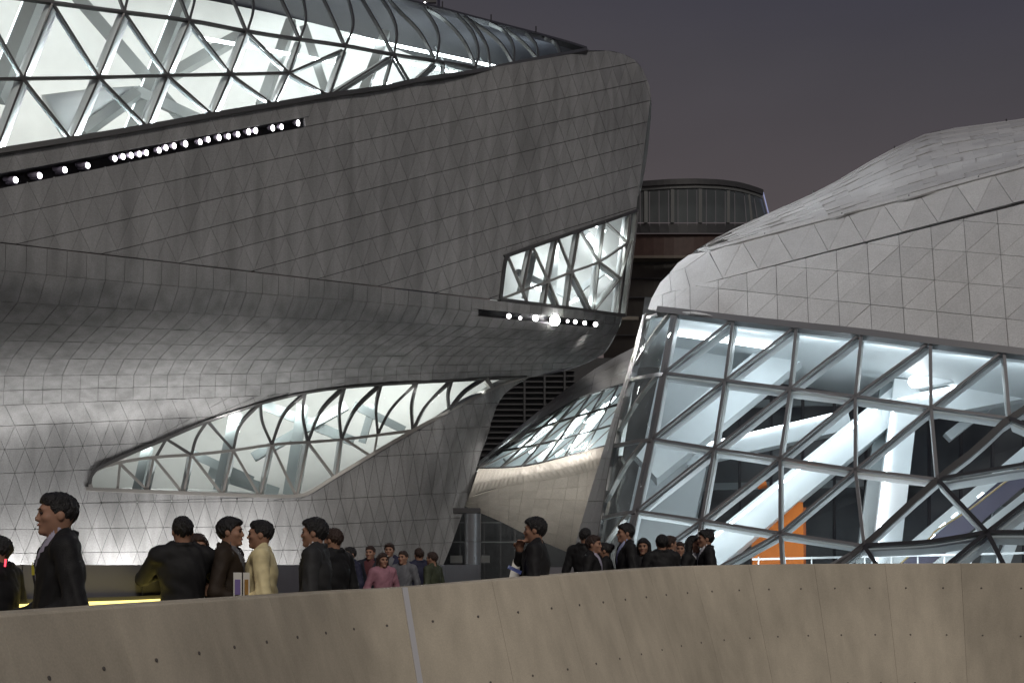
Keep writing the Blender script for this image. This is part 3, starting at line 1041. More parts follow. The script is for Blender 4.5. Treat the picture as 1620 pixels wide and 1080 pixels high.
# inside the lower window
loft(Surf([(x, y, dd) for x, y, dd in ((100, 600, SB.d(100, 700)[0] + 6.5), (860, 600, SB.d(800, 610)[0] + 2.5), (100, 800, SB.d(100, 700)[0] + 6.5), (860, 800, SB.d(800, 610)[0] + 3.5), (480, 700, SB.d(480, 700)[0] + 5.5))]),
     [(105, 735), (207, 700), (328, 652), (412, 626), (483, 610), (603, 598), (826, 593)], [(105, 800), (207, 800), (353, 800), (480, 795), (545, 760), (655, 695), (800, 606)], 40, 8).build('inner_wall', 'interior', inner)
def ib2(a, b, da, db, w, mat='grey_steel'):
    pa = P(a[0], a[1], SB.d(*a)[0] + da); pb = P(b[0], b[1], SB.d(*b)[0] + db)
    beam(inner, pa, pb, w, w * .8, mat, 'inner_beam', up=(0, -1, 0))
ib2((408, 636), (560, 698), 1.5, 1.5, .42)
ib2((372, 652), (345, 775), 1.2, 1.2, .42)
ib2((400, 722), (548, 640), 1.4, 1.4, .38)
ib2((478, 640), (455, 782), 1.3, 1.3, .42)
ib2((560, 640), (640, 680), 1.3, 1.3, .34)
ib2((590, 640), (572, 700), 1.3, 1.3, .30)
ib2((232, 705), (215, 778), 1.2, 1.2, .36)
ib2((300, 716), (400, 760), 1.5, 1.5, .36)
ib2((330, 745), (440, 780), 2.0, 2.0, .5)
q = px_line([(150, 778), (300, 782), (440, 788), (500, 776), (600, 715), (700, 658), (780, 618)], 16)
pa = SB.pos(q[:, 0], q[:, 1], -.45); pb = pa + np.array([0, 3.2, .5])
MB().add(np.vstack([pa, pb]), [(i, i + 1, 17 + i, 16 + i) for i in range(15)]).build('inner_ledge', 'interior', inner, smooth=True)
for x_, y_, pw in ((240, 690, 90), (370, 655, 135), (500, 628, 150), (620, 616, 110), (720, 608, 50)):
    d_ = SB.d(x_, y_)[0]
    area_light('foyer_light', P(x_, y_ + 4, d_ + 1.0), P(x_ + 10, y_ + 60, d_ + 6), 2.6, .5, pw, (.98, 1, .96))

# ---------------------------------------------------------------- window in the prow
fw = part_empty('window', hall, SA.one(900, 430))
fw['label'] = 'lit triangulated window in the prow beside the bright floodlight'
ft = [(804, 406), (842, 388), (882, 374), (917, 362), (957, 350), (997, 337)]
fm = [(792, 473), (827, 460), (868, 445), (905, 430), (948, 414), (993, 384)]
fb = [(792, 474), (833, 478), (862, 482), (898, 487), (940, 493), (976, 497)]
def fseg(a, b, w=.09, white=True):
    mullion(fw, SA, [a, b], w * .65, .14, .05, 'cap_light')
    if white:
        inner_tube(fw, SA, [a, b], .10, -.25)
for i in range(1, 6):
    fseg(ft[i - 1], fm[i], white=False)
    fseg(ft[i], fm[i])
mullion(fw, SA, fm, .1, .15, .055, 'cap_light', n=14)
fseg((868, 445), (862, 481)); fseg((868, 445), (884, 485)); fseg((905, 430), (898, 486)); fseg((905, 430), (936, 492))
fseg((948, 414), (939, 492)); fseg((948, 414), (982, 440)); fseg((982, 440), (940, 492)); fseg((827, 460), (834, 478), white=False)
fseg((995, 345), (977, 496), .12); fseg((982, 440), (999, 380), white=False)
mullion(fw, SA, [(791, 474), (798, 418), (804, 406), (815, 400), (1008, 333)], .14, .25, .07, 'cap', name='frame', n=24)
mullion(fw, SA, [(791, 474), (988, 499)], .14, .25, .07, 'cap', name='frame', n=8)
mullion(fw, SA, [(1008, 333), (988, 499)], .10, .25, .07, 'cap_light', name='frame', n=8)
for i in range(5):
    pane(fw, SA, [ft[i], ft[i + 1], fm[i + 1]]); pane(fw, SA, [ft[i], fm[i + 1], fm[i]])
    pane(fw, SA, [fm[i], fm[i + 1], fb[i + 1], fb[i]])
pane(fw, SA, [ft[5], (1008, 333), (988, 499), fb[5]])
vs = [P(775, 385, dA(775) + 4.0), P(992, 325, dA(990) + 2.6), P(975, 520, dA(975) + 2.6), P(775, 500, dA(775) + 4.0)]
quad(inner, vs, 'interior', 'inner_wall')
for a, b in (((845, 400), (830, 470)), ((880, 385), (875, 470)), ((820, 430), (905, 470)), ((900, 470), (960, 425)), ((925, 365), (960, 410))):
    ib(a, b, 1.6, 1.6, .26, 'white_steel')
for a, b in (((882, 408), (874, 470)), ((958, 366), (935, 352)), ((950, 425), (975, 445)), ((900, 480), (925, 468)), ((840, 450), (858, 460))):
    MB().bar([P(*a, dA(a[0]) + 2.0), P(*b, dA(b[0]) + 2.0)], np.array([0, -1., 0]), .10, .06).build('line_light', 'led', inner)
area_light('foyer_light', P(890, 392, dA(890) + 1.0), P(895, 450, dA(890) + 5), 3.4, .4, 70, (.95, 1, 1))
area_light('foyer_light', P(955, 372, dA(955) + .9), P(960, 440, dA(955) + 4), 1.5, .4, 45, (.95, 1, 1))
area_light('foyer_light', P(890, 478, dA(890) + 1.0), P(895, 420, dA(890) + 5), 3.4, .3, 30, (.95, 1, 1))

# ground floodlights grazing the lower wall
def uplight(x, power, aim_y, label, d_=None, aim=None, cone=112):
    d_ = d_ or SB.d(x, 880)[0] - 1.55
    p = np.array([(x - CX) / F * d_, d_, 0.0])
    o = root('ground_floodlight', p, label, 'floodlight', 'floodlights on the plaza')
    MB().box(p + np.array([0, 0, .06]), (.22, 0, 0), (0, .12, 0), (0, 0, .06)).build('base', 'lamp_body', o)
    MB().tube([p + np.array([0, .0, .12]), p + np.array([0, .04, .24])], .13, 12).build('housing', 'lamp_body', o)
    MB().tube([p + np.array([0, .04, .24]), p + np.array([0, .045, .25])], .12, 12).build('lens', 'led_soft', o)
    spot_light('spot_beam', p + np.array([0, .06, .34]), aim if aim is not None else P(x, aim_y, d_ + 2.2), power, cone, (1, .97, .94), .12, .9)
for i, (x, pw) in enumerate(((-150, 1050), (20, 1200), (190, 1450), (340, 1750), (425, 700))):
    uplight(x, pw, 720 if x < 600 else 540, ['small floodlight on the plaza hidden far beyond the photo edge', 'small floodlight at the tiled wall foot behind the man with yellow pocket square',
                         'small floodlight at the foot of the tiled wall between walking man and embracing couple', 'small floodlight at the foot of the tiled wall behind the couple',
                         'small floodlight at the foot of the tiled wall behind the cream sweater man', 'small floodlight at the foot of the hall leg aimed at the prow'][i])

uplight(770, 900, 0, 'unseen floodlight added out on the plaza to brighten the tip of the prow', 33.0, P(800, 545, 41.5), 58)  # added lamp, lifts the dark underside of the prow
uplight(120, 800, 0, 'unseen floodlight added far out on the plaza to brighten the left belly of the hall', 24.0, P(120, 470, 31.5), 80)  # added lamp in place of light bounced up from the plaza
uplight(480, 700, 0, 'unseen floodlight added far out on the plaza to brighten the middle belly of the hall', 27.0, P(500, 500, 35), 80)  # second added lamp standing in for the plaza bounce

# ================================================================== THE GLASS HALL (right)
gh = root('glass_hall', (11, 31, 0), 'pale granite hall with tall slanted glass front and lit foyer', 'building')
SG = Surf([(1080, 495, 30.5), (1620, 560, 26.5), (1330, 890, 26.6)])
def dG(x, y):
    return float(SG.d(x, y)[0])
g0 = [(1068, 494), (1160, 505), (1260, 516), (1363, 527), (1472, 541), (1588, 555), (1700, 569)]
g1 = [(1050, 590), (1147, 602), (1250, 615), (1353, 627), (1473, 645), (1597, 662)]
g2 = [(1031, 694), (1130, 710), (1234, 725), (1353, 743), (1483, 758)]
g3 = [(1006, 808), (1110, 823), (1234, 843), (1367, 863)]
g4 = [(984, 912), (1092, 922), (1240, 935), (1288, 930)]
ge = part_empty('glass_front', gh, SG.one(1300, 700))
ge['label'] = 'grid of large clear panes in slim dark frames'
GR = [g0, g1, g2, g3, g4]
def gm(S, a, b, w=.13, mat='cap_hall', white=True, n=2, name='mullion', pts=None):
    mullion(ge, S, pts or [a, b], w, .10, .05, mat, name=name, n=n)
    if white:
        q = px_line(pts or [a, b], n)
        pos = S.pos(q[:, 0], q[:, 1], -.20)
        MB().bar(list(pos), list(S.nrm(q[:, 0], q[:, 1])), .09, .30).build('inner_fin', 'white_steel', ge)
for r in range(4):
    up, lo = GR[r], GR[r + 1]
    for c in range(len(lo) - 1):
        if c + 1 < len(up):
            gm(SG, lo[c], up[c + 1], .06)
            pane(ge, SG, [up[c], up[c + 1], lo[c]], 'glass_hall', k=1)
            pane(ge, SG, [lo[c], up[c + 1], lo[c + 1]], 'glass_hall', k=1)
    for c in range(1, len(lo)):
        if c < len(up):
            gm(SG, up[c], lo[c], .08)
pane(ge, SG, [(1588, 555), (1700, 569), (1765, 577), (1597, 662)], 'glass_hall', k=1)
pane(ge, SG, [g2[4], g1[5], g1[4]], 'glass_hall', k=1)
for r in (1, 2, 3):
    for c in range(len(GR[r]) - 1):
        gm(SG, GR[r][c], GR[r][c + 1], .075)
gm(SG, (1147, 602), (1160, 505), .01, white=False)
main = [(1068, 494), (1050, 590), (1031, 694), (1006, 808), (984, 912)]
gm(SG, None, None, .20, pts=main, n=14, name='corner_post')
mullion(ge, SG, [(1040, 491)] + g0, .20, .3, .10, 'cap_hall', name='head_rail', n=16)
edge = [(1765, 577), (1690, 608), (1597, 662), (1547, 708), (1483, 758), (1367, 863), (1327, 893), (1270, 945)]
gm(SG, None, None, .16, 'cap', pts=edge, n=14, name='edge_post')
# folded facets beside the edge
ea, eb_, ec = (1597, 662), (1483, 758), (1367, 863)
SF = Surf([(1597, 662, dG(1597, 662)), (1367, 863, dG(1367, 863)), (1620, 842, dG(1620, 842) - .9)])
nd = (1562, 842)
n1, n2, n3, n4 = (1725, 717), (1730, 842), (1885, 690), (1890, 832)
for a, b in ((eb_, n1), (eb_, nd), (ea, n1), (ec, (1395, 905)), (nd, n1), (nd, (1455, 930)), (nd, (1605, 925)), (nd, n2), (n1, (1765, 577)), (n1, n3), (n1, n4), (n2, n1), (n2, n4), (n3, (1765, 577)), (n3, (1900, 594)), (n3, n4), (n3, (2020, 720)), (n4, (2020, 720)), (n4, (2020, 850)), (n2, (1725, 940)), (n4, (1890, 940)), (n3, (2020, 608)), ((1765, 577), (2020, 608))):
    gm(SF, a, b, .10, 'cap')
gm(SF, None, None, .11, 'cap', pts=[ec, (1460, 858), (1510, 851), nd], n=8)
for t in ([ea, (1765, 577), n1], [eb_, ea, n1], [eb_, n1, nd], [nd, n1, n2], [(1765, 577), (1900, 594), n3], [(1765, 577), n3, n1], [(1900, 594), (2020, 608), n3], [n3, (2020, 608), (2020, 720)], [n1, n3, n4], [n1, n4, n2], [n3, (2020, 720), n4], [n4, (2020, 720), (2020, 850)], [n2, n4, (1890, 940), (1725, 940)], [n4, (2020, 850), (2020, 940), (1890, 940)], [eb_, nd, ec], [ec, nd, (1455, 930), (1395, 905)], [ec, (1395, 905), (1327, 893)], [nd, (1605, 925), (1455, 930)], [nd, n2, (1725, 940), (1605, 925)]):
    pane(ge, SF, t, 'glass_hall', k=1)
# rounded glass corner
def xm_(y):
    return float(np.interp(y, [q[1] for q in main], [q[0] for q in main]))
xl_k = ([480, 499, 560, 598, 702, 820, 890, 940], [1030, 1022, 1009, 997, 973, 953, 941, 932])
def xl_(y):
    return float(np.interp(y, *xl_k))
cpts = []
for y in (494, 560, 640, 720, 800, 870, 930):
    a, b = xm_(y), xl_(y)
    for t, q in ((0, 0), (.3, .16), (.55, .55), (.8, 1.25), (1, 2.4)):
        x = a + (b - a) * t
        cpts.append((x, y, dG(a, y) + q))
SC = Surf(cpts, 1e-6)
def on(t, y):
    return (xm_(y) + (xl_(y) - xm_(y)) * t, y)
rings = [494, 592, 696, 810, 905]
for y in rings:
    pts = [(xm_(y), y), (xm_(y) * .55 + xl_(y) * .45, y + 3), (xl_(y), y + 9)]
    gm(SC, None, None, .11, pts=pts, n=8, white=False, name='ring')
for a, b in zip(rings[:-1], rings[1:]):
    h = b - a
    pts = [on(.22, a + 3), on(.62, a + .38 * h), on(.97, a + .85 * h)]
    mullion(ge, SC, pts, .08, .14, .05, 'cap_light', n=10)
    pts = [on(0, a + .95 * h), on(.4, b)]
    loft(SC, [on(0, a), on(.5, a + 2), on(1, a + 7)], [on(0, b), on(.5, b + 2), on(1, b + 7)], 8, 6).build('pane', 'glass_hall', ge)
mullion(ge, SC, [(xl_(y), y) for y in (497, 560, 640, 720, 800, 870, 930)], .12, .2, .06, 'cap', n=14)
# narrow stone return beside the corner
xs_l = ([490, 510, 560, 613, 717, 830, 890, 940], [1018, 1013, 1000, 984, 952, 918, 902, 890])
spts = []
for y in (500, 560, 640, 720, 800, 870, 930):
    b, c = xl_(y), float(np.interp(y, *xs_l))
    spts += [(b, y, dG(xm_(y), y) + 2.3), ((b + c) / 2, y, dG(xm_(y), y) + 3.4), (c, y, dG(xm_(y), y) + 5)]
SS = Surf(spts, 1e-6)
cells = []
yy = [497, 520, 545, 572, 600, 630, 660, 692, 725, 758, 792, 826, 860, 895, 930]
for a, b in zip(yy[:-1], yy[1:]):
    for s in (0, .5):
        f = lambda y, t: (xl_(y) - 1 + (float(np.interp(y, *xs_l)) - xl_(y) + 1) * t, y)
        cells.append([f(a, s), f(b, s), f(b, s + .5), f(a, s + .5)])
tilesG = clad(gh, SS, cells, 'white_granite', lambda a, b: .4, 1, backing='joint')

# stone band and roof
tp = [(x, y, dG(x, y)) for x, y in g0] + [(1640, 562, dG(1640, 562)), (1800, 581, dG(1800, 581)), (2020, 606, dG(2020, 606)), (1820, 268, dG(1820, 268) + 1.3), (2020, 214, dG(2020, 214) + 1.3), (1800, 215.6, dG(1800, 216) + 2.1), (1910, 186.6, dG(1910, 187) + 2.1), (2030, 155, dG(2030, 155) + 2.1)]
tp += [(x, y, dG(x, y) + q) for x, y, q in ((1092, 454, 1.0), (1200, 425, .9), (1310, 397, 1.0), (1427, 367, 1.1), (1543, 335, 1.2), (1650, 308, 1.3), (1540, 450, .5), (1300, 460, .45), (1160, 470, .5), (1640, 450, .5),
        (1121, 396, 2.1), (1210, 372, 2.1), (1300, 348.4, 2.1), (1400, 322, 2.1), (1500, 295.1, 2.1), (1600, 268.3, 2.1), (1660, 252.5, 2.1),
        (1055, 494, .35), (1037, 495, 1.3), (1022, 499, 2.5), (1030, 472, 2.9), (1044, 447, 3.0), (1059, 431, 3.0), (1070, 470, .8), (1090, 402, 3.2), (1080, 440, 1.5))]
ST = Surf(tp, 1e-6)
HG = homography([(0, 0), (10, 0), (10, 3), (0, 3)], [(1092, 497), (1596, 556), (1583, 403), (1090, 362)])
polyG = ccw([(1068, 493), (2020, 606), (2020, 212.9), (1092, 454), (1068, 460)])
polyG2 = ccw([(1021, 500), (1068, 493), (1068, 460), (1060, 462), (1031, 471)])
cells = []
for j in range(0, 8):
    for i in range(-3, 21):
        a, b, c, d = HG(i, j), HG(i + 1, j), HG(i + 1, j + 1), HG(i, j + 1)
        for t in ((a, b, c), (a, c, d)):
            for pl in (polyG, polyG2):
                q = clip_in(ccw(t), pl)
                if q:
                    cells.append(q)
Lx = [1092, 1144, 1200, 1255, 1310, 1367, 1427, 1484, 1543, 1603, 1662, 1722, 1783, 1845, 1908, 1972, 2036]
Lp = [(x, float(np.interp(x, [1092, 2036], [454, 208.7]))) for x in Lx]
def crease(x):
    return float(np.interp(x, [1121, 1210, 1260, 1332, 1438, 1548, 1662, 2040], [396, 372, 359, 340, 312, 282, 252, 152]))
Up = [(x, crease(x)) for x in (1121, 1174, 1228, 1286, 1341, 1397, 1454, 1512, 1572, 1632, 1692, 1753, 1815, 1877, 1941, 2005, 2040)]
for i in range(len(Lp) - 1):
    cells.append([Up[i], Up[i + 1], Lp[i + 1]]) if False else None
for i in range(1, len(Lp)):
    cells.append([Up[i - 1], Up[i], Lp[i]])
    if i + 1 < len(Lp):
        cells.append([Lp[i], Up[i], Lp[i + 1]])
cells += [[(1121, 397), (1144, 440), (1092, 455), (1083, 424)], [(1121, 397), (1083, 424), (1059, 432), (1072, 416), (1090, 403)], [(1083, 424), (1092, 455), (1062, 461), (1059, 432)], [(1059, 432), (1062, 461), (1031, 471), (1044, 447)]]
def gapG(dx, dy):
    if abs(dx) > 1e-6 and dy / dx < -.45 and abs(dy) < 3 * abs(dx):
        return .22
    if abs(dx) > 1e-6 and -.34 < dy / dx < -.18:
        return .2
    return .38
tilesG += clad(gh, ST, cells, 'white_granite', gapG, 2, backing='joint_light')
rp = []
rs = [(1060, 431, 3.0), (1090, 402, 3.2), (1130, 377, 4.6), (1213, 339, 7), (1287, 305, 9), (1335, 280, 10.5), (1380, 253, 12), (1425, 229, 14), (1463, 212, 16), (1490, 205, 17), (1560, 196, 18), (1650, 183, 19), (1800, 160, 20), (2040, 118, 22)]
for x, y, q in rs:
    rp.append((x, y, dG(x, y) + q))
for x in (1121, 1210, 1300, 1400, 1500, 1600, 1660, 1800, 1910, 2030):
    rp.append((x, crease(x), dG(x, crease(x)) + 2.1))
    sy = float(np.interp(x, [q[0] for q in rs], [q[1] for q in rs])); sq = float(np.interp(x, [q[0] for q in rs], [q[2] for q in rs]))
    rp.append((x, .5 * (sy + crease(x)), dG(x, crease(x)) + 2.1 + .38 * (sq - 2.1)))
SR = Surf(rp, 1e-6)
cells = []
def Rp(u, t):
    x0 = 1121 + 900 * u
    x1 = 1085 + 936 * u
    x = x0 + (x1 - x0) * t
    sy = float(np.interp(x, [q[0] for q in rs], [q[1] for q in rs]))
    return (x, crease(max(x, 1121)) + (sy - crease(max(x, 1121))) * t if x > 1121 else 396 + (sy - 396) * t)
nu, tv = 21, [0, .07, .15, .23, .31, .39, .47, .54, .61, .68, .74, .80, .85, .90, .94, .97, 1.0]
for j in range(len(tv) - 1):
    for i in range(nu):
        s = .5 * (j % 2) / nu
        u0, u1 = i / nu - s, (i + 1) / nu - s
        cells.append([Rp(max(u0, 0), tv[j]), Rp(max(u1, 0), tv[j]), Rp(max(u1, 0), tv[j + 1]), Rp(max(u0, 0), tv[j + 1])])
roof_tiles = clad(gh, SR, [c for c in cells if abs(area(c)) > 6], 'white_granite', lambda a, b: .10, 4, backing='white_granite', jitter=.022)
place_tiles(gh, tilesG + roof_tiles)
mullion(gh, ST, [(x, crease(x) + .5) for x in (1125, 1210, 1300, 1400, 1500, 1600, 1660, 1800, 1910, 2025)], .20, .16, .055, 'white_granite', name='roof_edge', n=20)
for x in (1210, 1332, 1438, 1548):
    p = ST.one(x, crease(x) + 1, .02)
    MB().tube([p, p + np.array([0, 0, .07])], .022, 6).build('roof_anchor', 'cap', gh)
for x, y in ((1287, 305), (1415, 235), (1592, 192)):
    p = SR.one(x, y, .0)
    MB().tube([p, p + np.array([0, 0, .10])], .03, 6).build('roof_anchor', 'cap', gh)
skirt(gh, SR, [(q[0], q[1]) for q in rs], (.2, 1, -.25), 10, 'white_granite', off=-.03)

# ---------------------------------------------------------------- foyer behind the glass
fo = part_empty('foyer', gh, P(1330, 850, 33))
q = px_line([(1030, 500)] + [(x, y + 4) for x, y in g0] + [(1860, 594), (2030, 614)], 14)
a = np.array([P(x, y, dG(x, y) + .35) for x, y in q]); b = a + np.array([.8, 9.5, .25])
MB().add(np.vstack([a, b]), [(i, i + 1, 15 + i, 14 + i) for i in range(13)]).build('ceiling', 'interior_cool', fo)
def gq(pts, mat, name):
    return quad(fo, [P(x, y, dG(x, y) + o) for x, y, o in pts], mat, name)
MB().add([P(960, 930, 44), P(2150, 930, 36), P(2150, 520, 38), P(1020, 470, 44)], [(0, 1, 2, 3)]).build('back_wall', 'dark_room', fo)
z0 = .85
MB().add([(2.2, 27.0, z0), (20, 21.5, z0), (30, 34, z0), (2.6, 42, z0)], [(0, 1, 2, 3)]).build('foyer_floor', 'interior_cool', fo)
# white stair core at the left
MB().box(P(1074, 705, 36.5), (1.15, -.25, 0), (.2, .9, 0), (.92, 0, 4.3)).build('core_wall', 'interior_cool', fo)
MB().box(P(1094, 700, 36), (.05, 0, 0), (0, .05, 0), (-.1, 0, 3.2)).build('door_jamb', 'dark_metal', fo)
def gb(a, b, oa, ob, w, h, mat, name):
    pa = P(a[0], a[1], dG(*a) + oa); pb = P(b[0], b[1], dG(*b) + ob)
    return beam(fo, pa, pb, w, h, mat, name, up=(-.25, -1, .15))
gb((1082, 910), (1430, 626), 3.0, 5.5, .92, .9, 'interior_cool', 'stair_beam')
gb((1124, 853), (1392, 641), 2.8, 4.9, .07, .05, 'led', 'line_light')
gb((1020, 735), (1262, 538), 4.2, 5.0, 1.25, .8, 'interior_cool', 'stair_beam')
gb((1085, 722), (1345, 664), 6.0, 6.2, .62, .5, 'interior_cool', 'gallery_front')
gb((1097, 706), (1332, 651), 5.9, 6.1, .06, .05, 'led', 'line_light')
gb((1395, 652), (1690, 596), 5.2, 5.5, .85, .5, 'interior_cool', 'gallery_front')
gb((1412, 634), (1612, 592), 5.1, 5.3, .07, .05, 'led', 'line_light')
gb((1418, 540), (1366, 930), 6.4, 4.8, .62, .6, 'grey_steel', 'column')  # darker bar puts the column's shaded left face into grey
gb((1436, 600), (1396, 930), 5.2, 4.5, .80, .7, 'interior_cool', 'column')
gb((1413, 650), (1385, 900), 5.0, 4.3, .05, .05, 'led', 'line_light')
gb((1100, 520), (1180, 545), 5.0, 5.4, .5, .4, 'interior_cool', 'ceiling_panel')
gb((1060, 524), (1225, 548), 2.6, 2.8, .20, .06, 'led', 'line_light')
gb((1270, 553), (1390, 570), 4.6, 4.8, .18, .06, 'led_soft', 'line_light')
gb((1440, 575), (1560, 580), 3.8, 4.0, .16, .06, 'led_soft', 'line_light')
gb((1280, 555), (1420, 585), 5.0, 5.2, .55, .4, 'interior_cool', 'ceiling_panel')
gb((1450, 600), (1580, 572), 4.4, 4.6, .60, .3, 'interior_cool', 'ceiling_panel')
p = P(1448, 603, dG(1448, 603) + 4.0)
MB().tube([p, p + np.array([-.05, -.1, -.02])], .20, 14).build('wall_lamp', 'lamp', fo)
# escalator on the right
gb((1395, 905), (1700, 650), 3.0, 3.6, .30, .4, 'interior_cool', 'stair_beam')
gb((1405, 922), (1700, 676), 3.2, 3.8, .72, .5, 'purple', 'escalator_side')
gb((1455, 915), (1700, 725), 2.6, 3.2, .24, .3, 'interior_cool', 'stair_beam')
pts = [P(x, y, dG(x, y) + 2.4) for x, y in px_line([(1415, 900), (1457, 862), (1474, 848), (1482, 838), (1530, 808), (1585, 766), (1606, 750), (1612, 738)], 24)]
MB().tube(pts, .028, 6).build('handrail', 'brass', fo, smooth=True)
for x, y in ((1448, 870), (1470, 852), (1487, 834), (1506, 818), (1547, 786), (1578, 760)):
    pa = P(x, y, dG(x, y) + 2.5); pb = P(x + 9, y - 7, dG(x, y) + 2.5)
    MB().bar([pa, pb], np.array([0, -1., 0]), .05, .03).build('step_light', 'led', fo)
gb((1585, 900), (1630, 780), 3.0, 3.0, .3, .3, 'interior_cool', 'column')
gb((1560, 905), (1585, 800), 4.0, 4.2, .35, .3, 'grey_steel', 'column')
# glass balustrade with pale rail near the floor
gb((1190, 884), (1620, 874), 1.4, 1.4, .05, .05, 'white_steel', 'rail')
for x in range(1200, 1620, 42):
    gb((x, 880), (x, 925), 1.4, 1.4, .035, .03, 'white_steel', 'rail_post')
for k in range(12):
    pa = P(1120 + 50 * k, 900, 41.2 - k * .28)
    MB().box((pa[0], pa[1], 5.0), (.05, 0, 0), (0, .05, 0), (0, 0, 4.2)).build('back_mullion', 'dark_metal', fo)
for y_ in (640, 770):
    MB().bar([P(1090, y_, 41.4), P(1720, y_ - 14, 38.2)], np.array([0, -1., 0]), .28, .3).build('floor_edge', 'grey_steel', fo)
gb((1170, 860), (1330, 728), 6.2, 6.8, .16, .2, 'interior_cool', 'stair_beam')
gb((1250, 800), (1480, 612), 7.0, 7.4, .22, .2, 'grey_steel', 'stair_beam')
gb((1500, 690), (1640, 580), 6.5, 6.8, .30, .3, 'interior_cool', 'stair_beam')
# tall orange display block standing in the foyer
ox = root('display_block', P(1228, 935, dG(1228, 900) + 5.2), 'tall orange display block in the foyer behind the diagonal white beam', 'display block')
pc = P(1229, 862, dG(1229, 862) + 5.2)
MB().box(pc + np.array([0, 0, -.2]), (.78, -.12, 0), (.10, .5, 0), (-.02, 0, 1.55)).build('board', 'orange', ox)
MB().box(pc + np.array([.82, .05, -.25]), (.05, 0, 0), (.05, .45, 0), (0, 0, 1.45)).build('shaded_side', plain('orange_shaded', (.45, .12, .02), .6), ox)  # shadow side of the block put into a darker orange
for k, (dx_, w_) in enumerate(((.05, .05), (.17, .02), (.27, .05))):
    MB().bar([pc + np.array([dx_, -.62, .42]), pc + np.array([dx_ + w_, -.63, .42])], np.array([0, -1., 0]), .10, .006).build('lettering', 'brass', ox)
sp = P(1206, 768, dG(1206, 768) + 5.6)
MB().tube([sp + np.array([-.12, 0, -.1]), sp + np.array([-.05, 0, .02]), sp + np.array([.06, 0, .03]), sp + np.array([.13, 0, -.06])], [.05, .14, .14, .05], 10).build('round_sign', 'orange', ox, smooth=True)
for x_, y_, pw, tx, ty in ((1130, 525, 40, 1110, 720), (1240, 540, 40, 1210, 760), (1350, 555, 38, 1330, 780), (1480, 572, 36, 1450, 800), (1600, 590, 34, 1560, 820)):
    d_ = dG(x_, y_)
    area_light('foyer_light', P(x_, y_, d_ + 1.0), P(tx, ty, d_ + 6.5), 3.0, .4, pw, (.90, .96, 1))
for x_, pw in ((1060, 50), (1200, 22), (1420, 20), (1560, 20)):
    d_ = dG(x_, 880)
    area_light('foyer_floor_light', P(x_, 900, d_ + 1.0), P(x_ + 30, 650, d_ + 5.5), 3.0, .3, pw, (.90, .96, 1))

# ================================================================== PAVILION in the gap
pv = root('rehearsal_pavilion', (3, 46, 0), 'pale curved pavilion with slanted skylight glazing behind the glass hall corner', 'building')
roof_s = [(1015, 543), (957, 573), (907, 607), (860, 643), (807, 687), (756, 731)]
gt = [(1000, 602), (955, 616), (917, 628), (880, 649), (840, 675), (800, 703), (757, 738)]
gbm = [(757, 741), (800, 740), (840, 736), (900, 721), (960, 704)]
rl = [(741, 787), (807, 768), (900, 753), (955, 738)]
SMr = Surf([(x, y, 51 + (x - 757) * .012) for x, y in roof_s] + [(x, y, 46.2 + (x - 757) * .008) for x, y in gt] + [(980, 575, 48.8), (930, 610, 47.6)])
SMg = Surf([(x, y, 46.2 + (x - 757) * .008) for x, y in gt] + [(x, y, 44.6 + (x - 757) * .004) for x, y in gbm] + [(900, 675, 45.3)])
cells = []
for i in range(8):
    def ff(t, s):
        a = px_line(gt, 40)[int(round((39) * (1 - t)))]; b = px_line(roof_s, 40)[int(round(39 * (1 - t)))]
        return tuple(a + (b - a) * s)
    for s0, s1 in ((0, .35), (.35, .7), (.7, 1)):
        cells.append([ff(i / 8, s0), ff((i + 1) / 8, s0), ff((i + 1) / 8, s1), ff(i / 8, s1)])
tp_ = clad(pv, SMr, [c for c in cells if abs(area(c)) > 5], 'white_granite', lambda a, b: .25, 2, backing='joint_light')
rc = []
nR = 30
ra, rbm = px_line(gbm, nR), px_line(rl, nR)
rim_pts = []
for i in range(0, nR, 3):
    for t, dq in ((0, 0), (.3, -.35), (.6, -.4), (1, .2)):
        q = ra[i] + (rbm[i] - ra[i]) * t
        rim_pts.append((q[0], q[1], 44.5 + (q[0] - 757) * .004 + dq))
SMm = Surf(rim_pts, 1e-6)
for i in range(nR - 1):
    rc.append([tuple(ra[i]), tuple(ra[i + 1]), tuple(rbm[i + 1]), tuple(rbm[i])])
tp_ += clad(pv, SMm, rc, 'pale_granite', lambda a, b: .12 if abs(b) > abs(a) else .05, 5, backing='joint_light')
sb_ = [(736, 801), (790, 824), (832, 845), (900, 874), (955, 897)]
SMs = Surf([(x, y, 44.7 + (x - 757) * .004) for x, y in rl] + [(x, y, q) for (x, y), q in zip(sb_, (45.7, 47.2, 48.3, 49.5, 50))] + [(850, 800, 46.6), (920, 800, 46.4)])
sc_, tb = [], px_line(sb_, 13)
ta = px_line(rl, 13)
for i in range(12):
    for k in range(6):
        f = lambda i_, t: tuple(ta[i_] + (tb[i_] - ta[i_]) * t)
        sc_.append([f(i, k / 6), f(i + 1, k / 6), f(i + 1, (k + 1) / 6), f(i, (k + 1) / 6)])
tp_ += clad(pv, SMs, [c for c in sc_ if abs(area(c)) > 5], 'pale_granite', lambda a, b: .16, 1, backing='joint_light')
place_tiles(pv, tp_, 260)
pg = part_empty('skylight', pv, SMg.one(880, 690))
def Mp(u, v):
    bq = np.array([757 + (960 - 757) * u, np.interp(757 + 203 * u, [q[0] for q in gbm], [q[1] for q in gbm])])
    tq = np.array([870 + 130 * u, np.interp(870 + 130 * u, [840, 880, 917, 955, 1000], [675, 650, 629, 617, 603])])
    m = np.array([0, 0.])
    return tuple(bq + (tq - bq) * v)
NU = 6
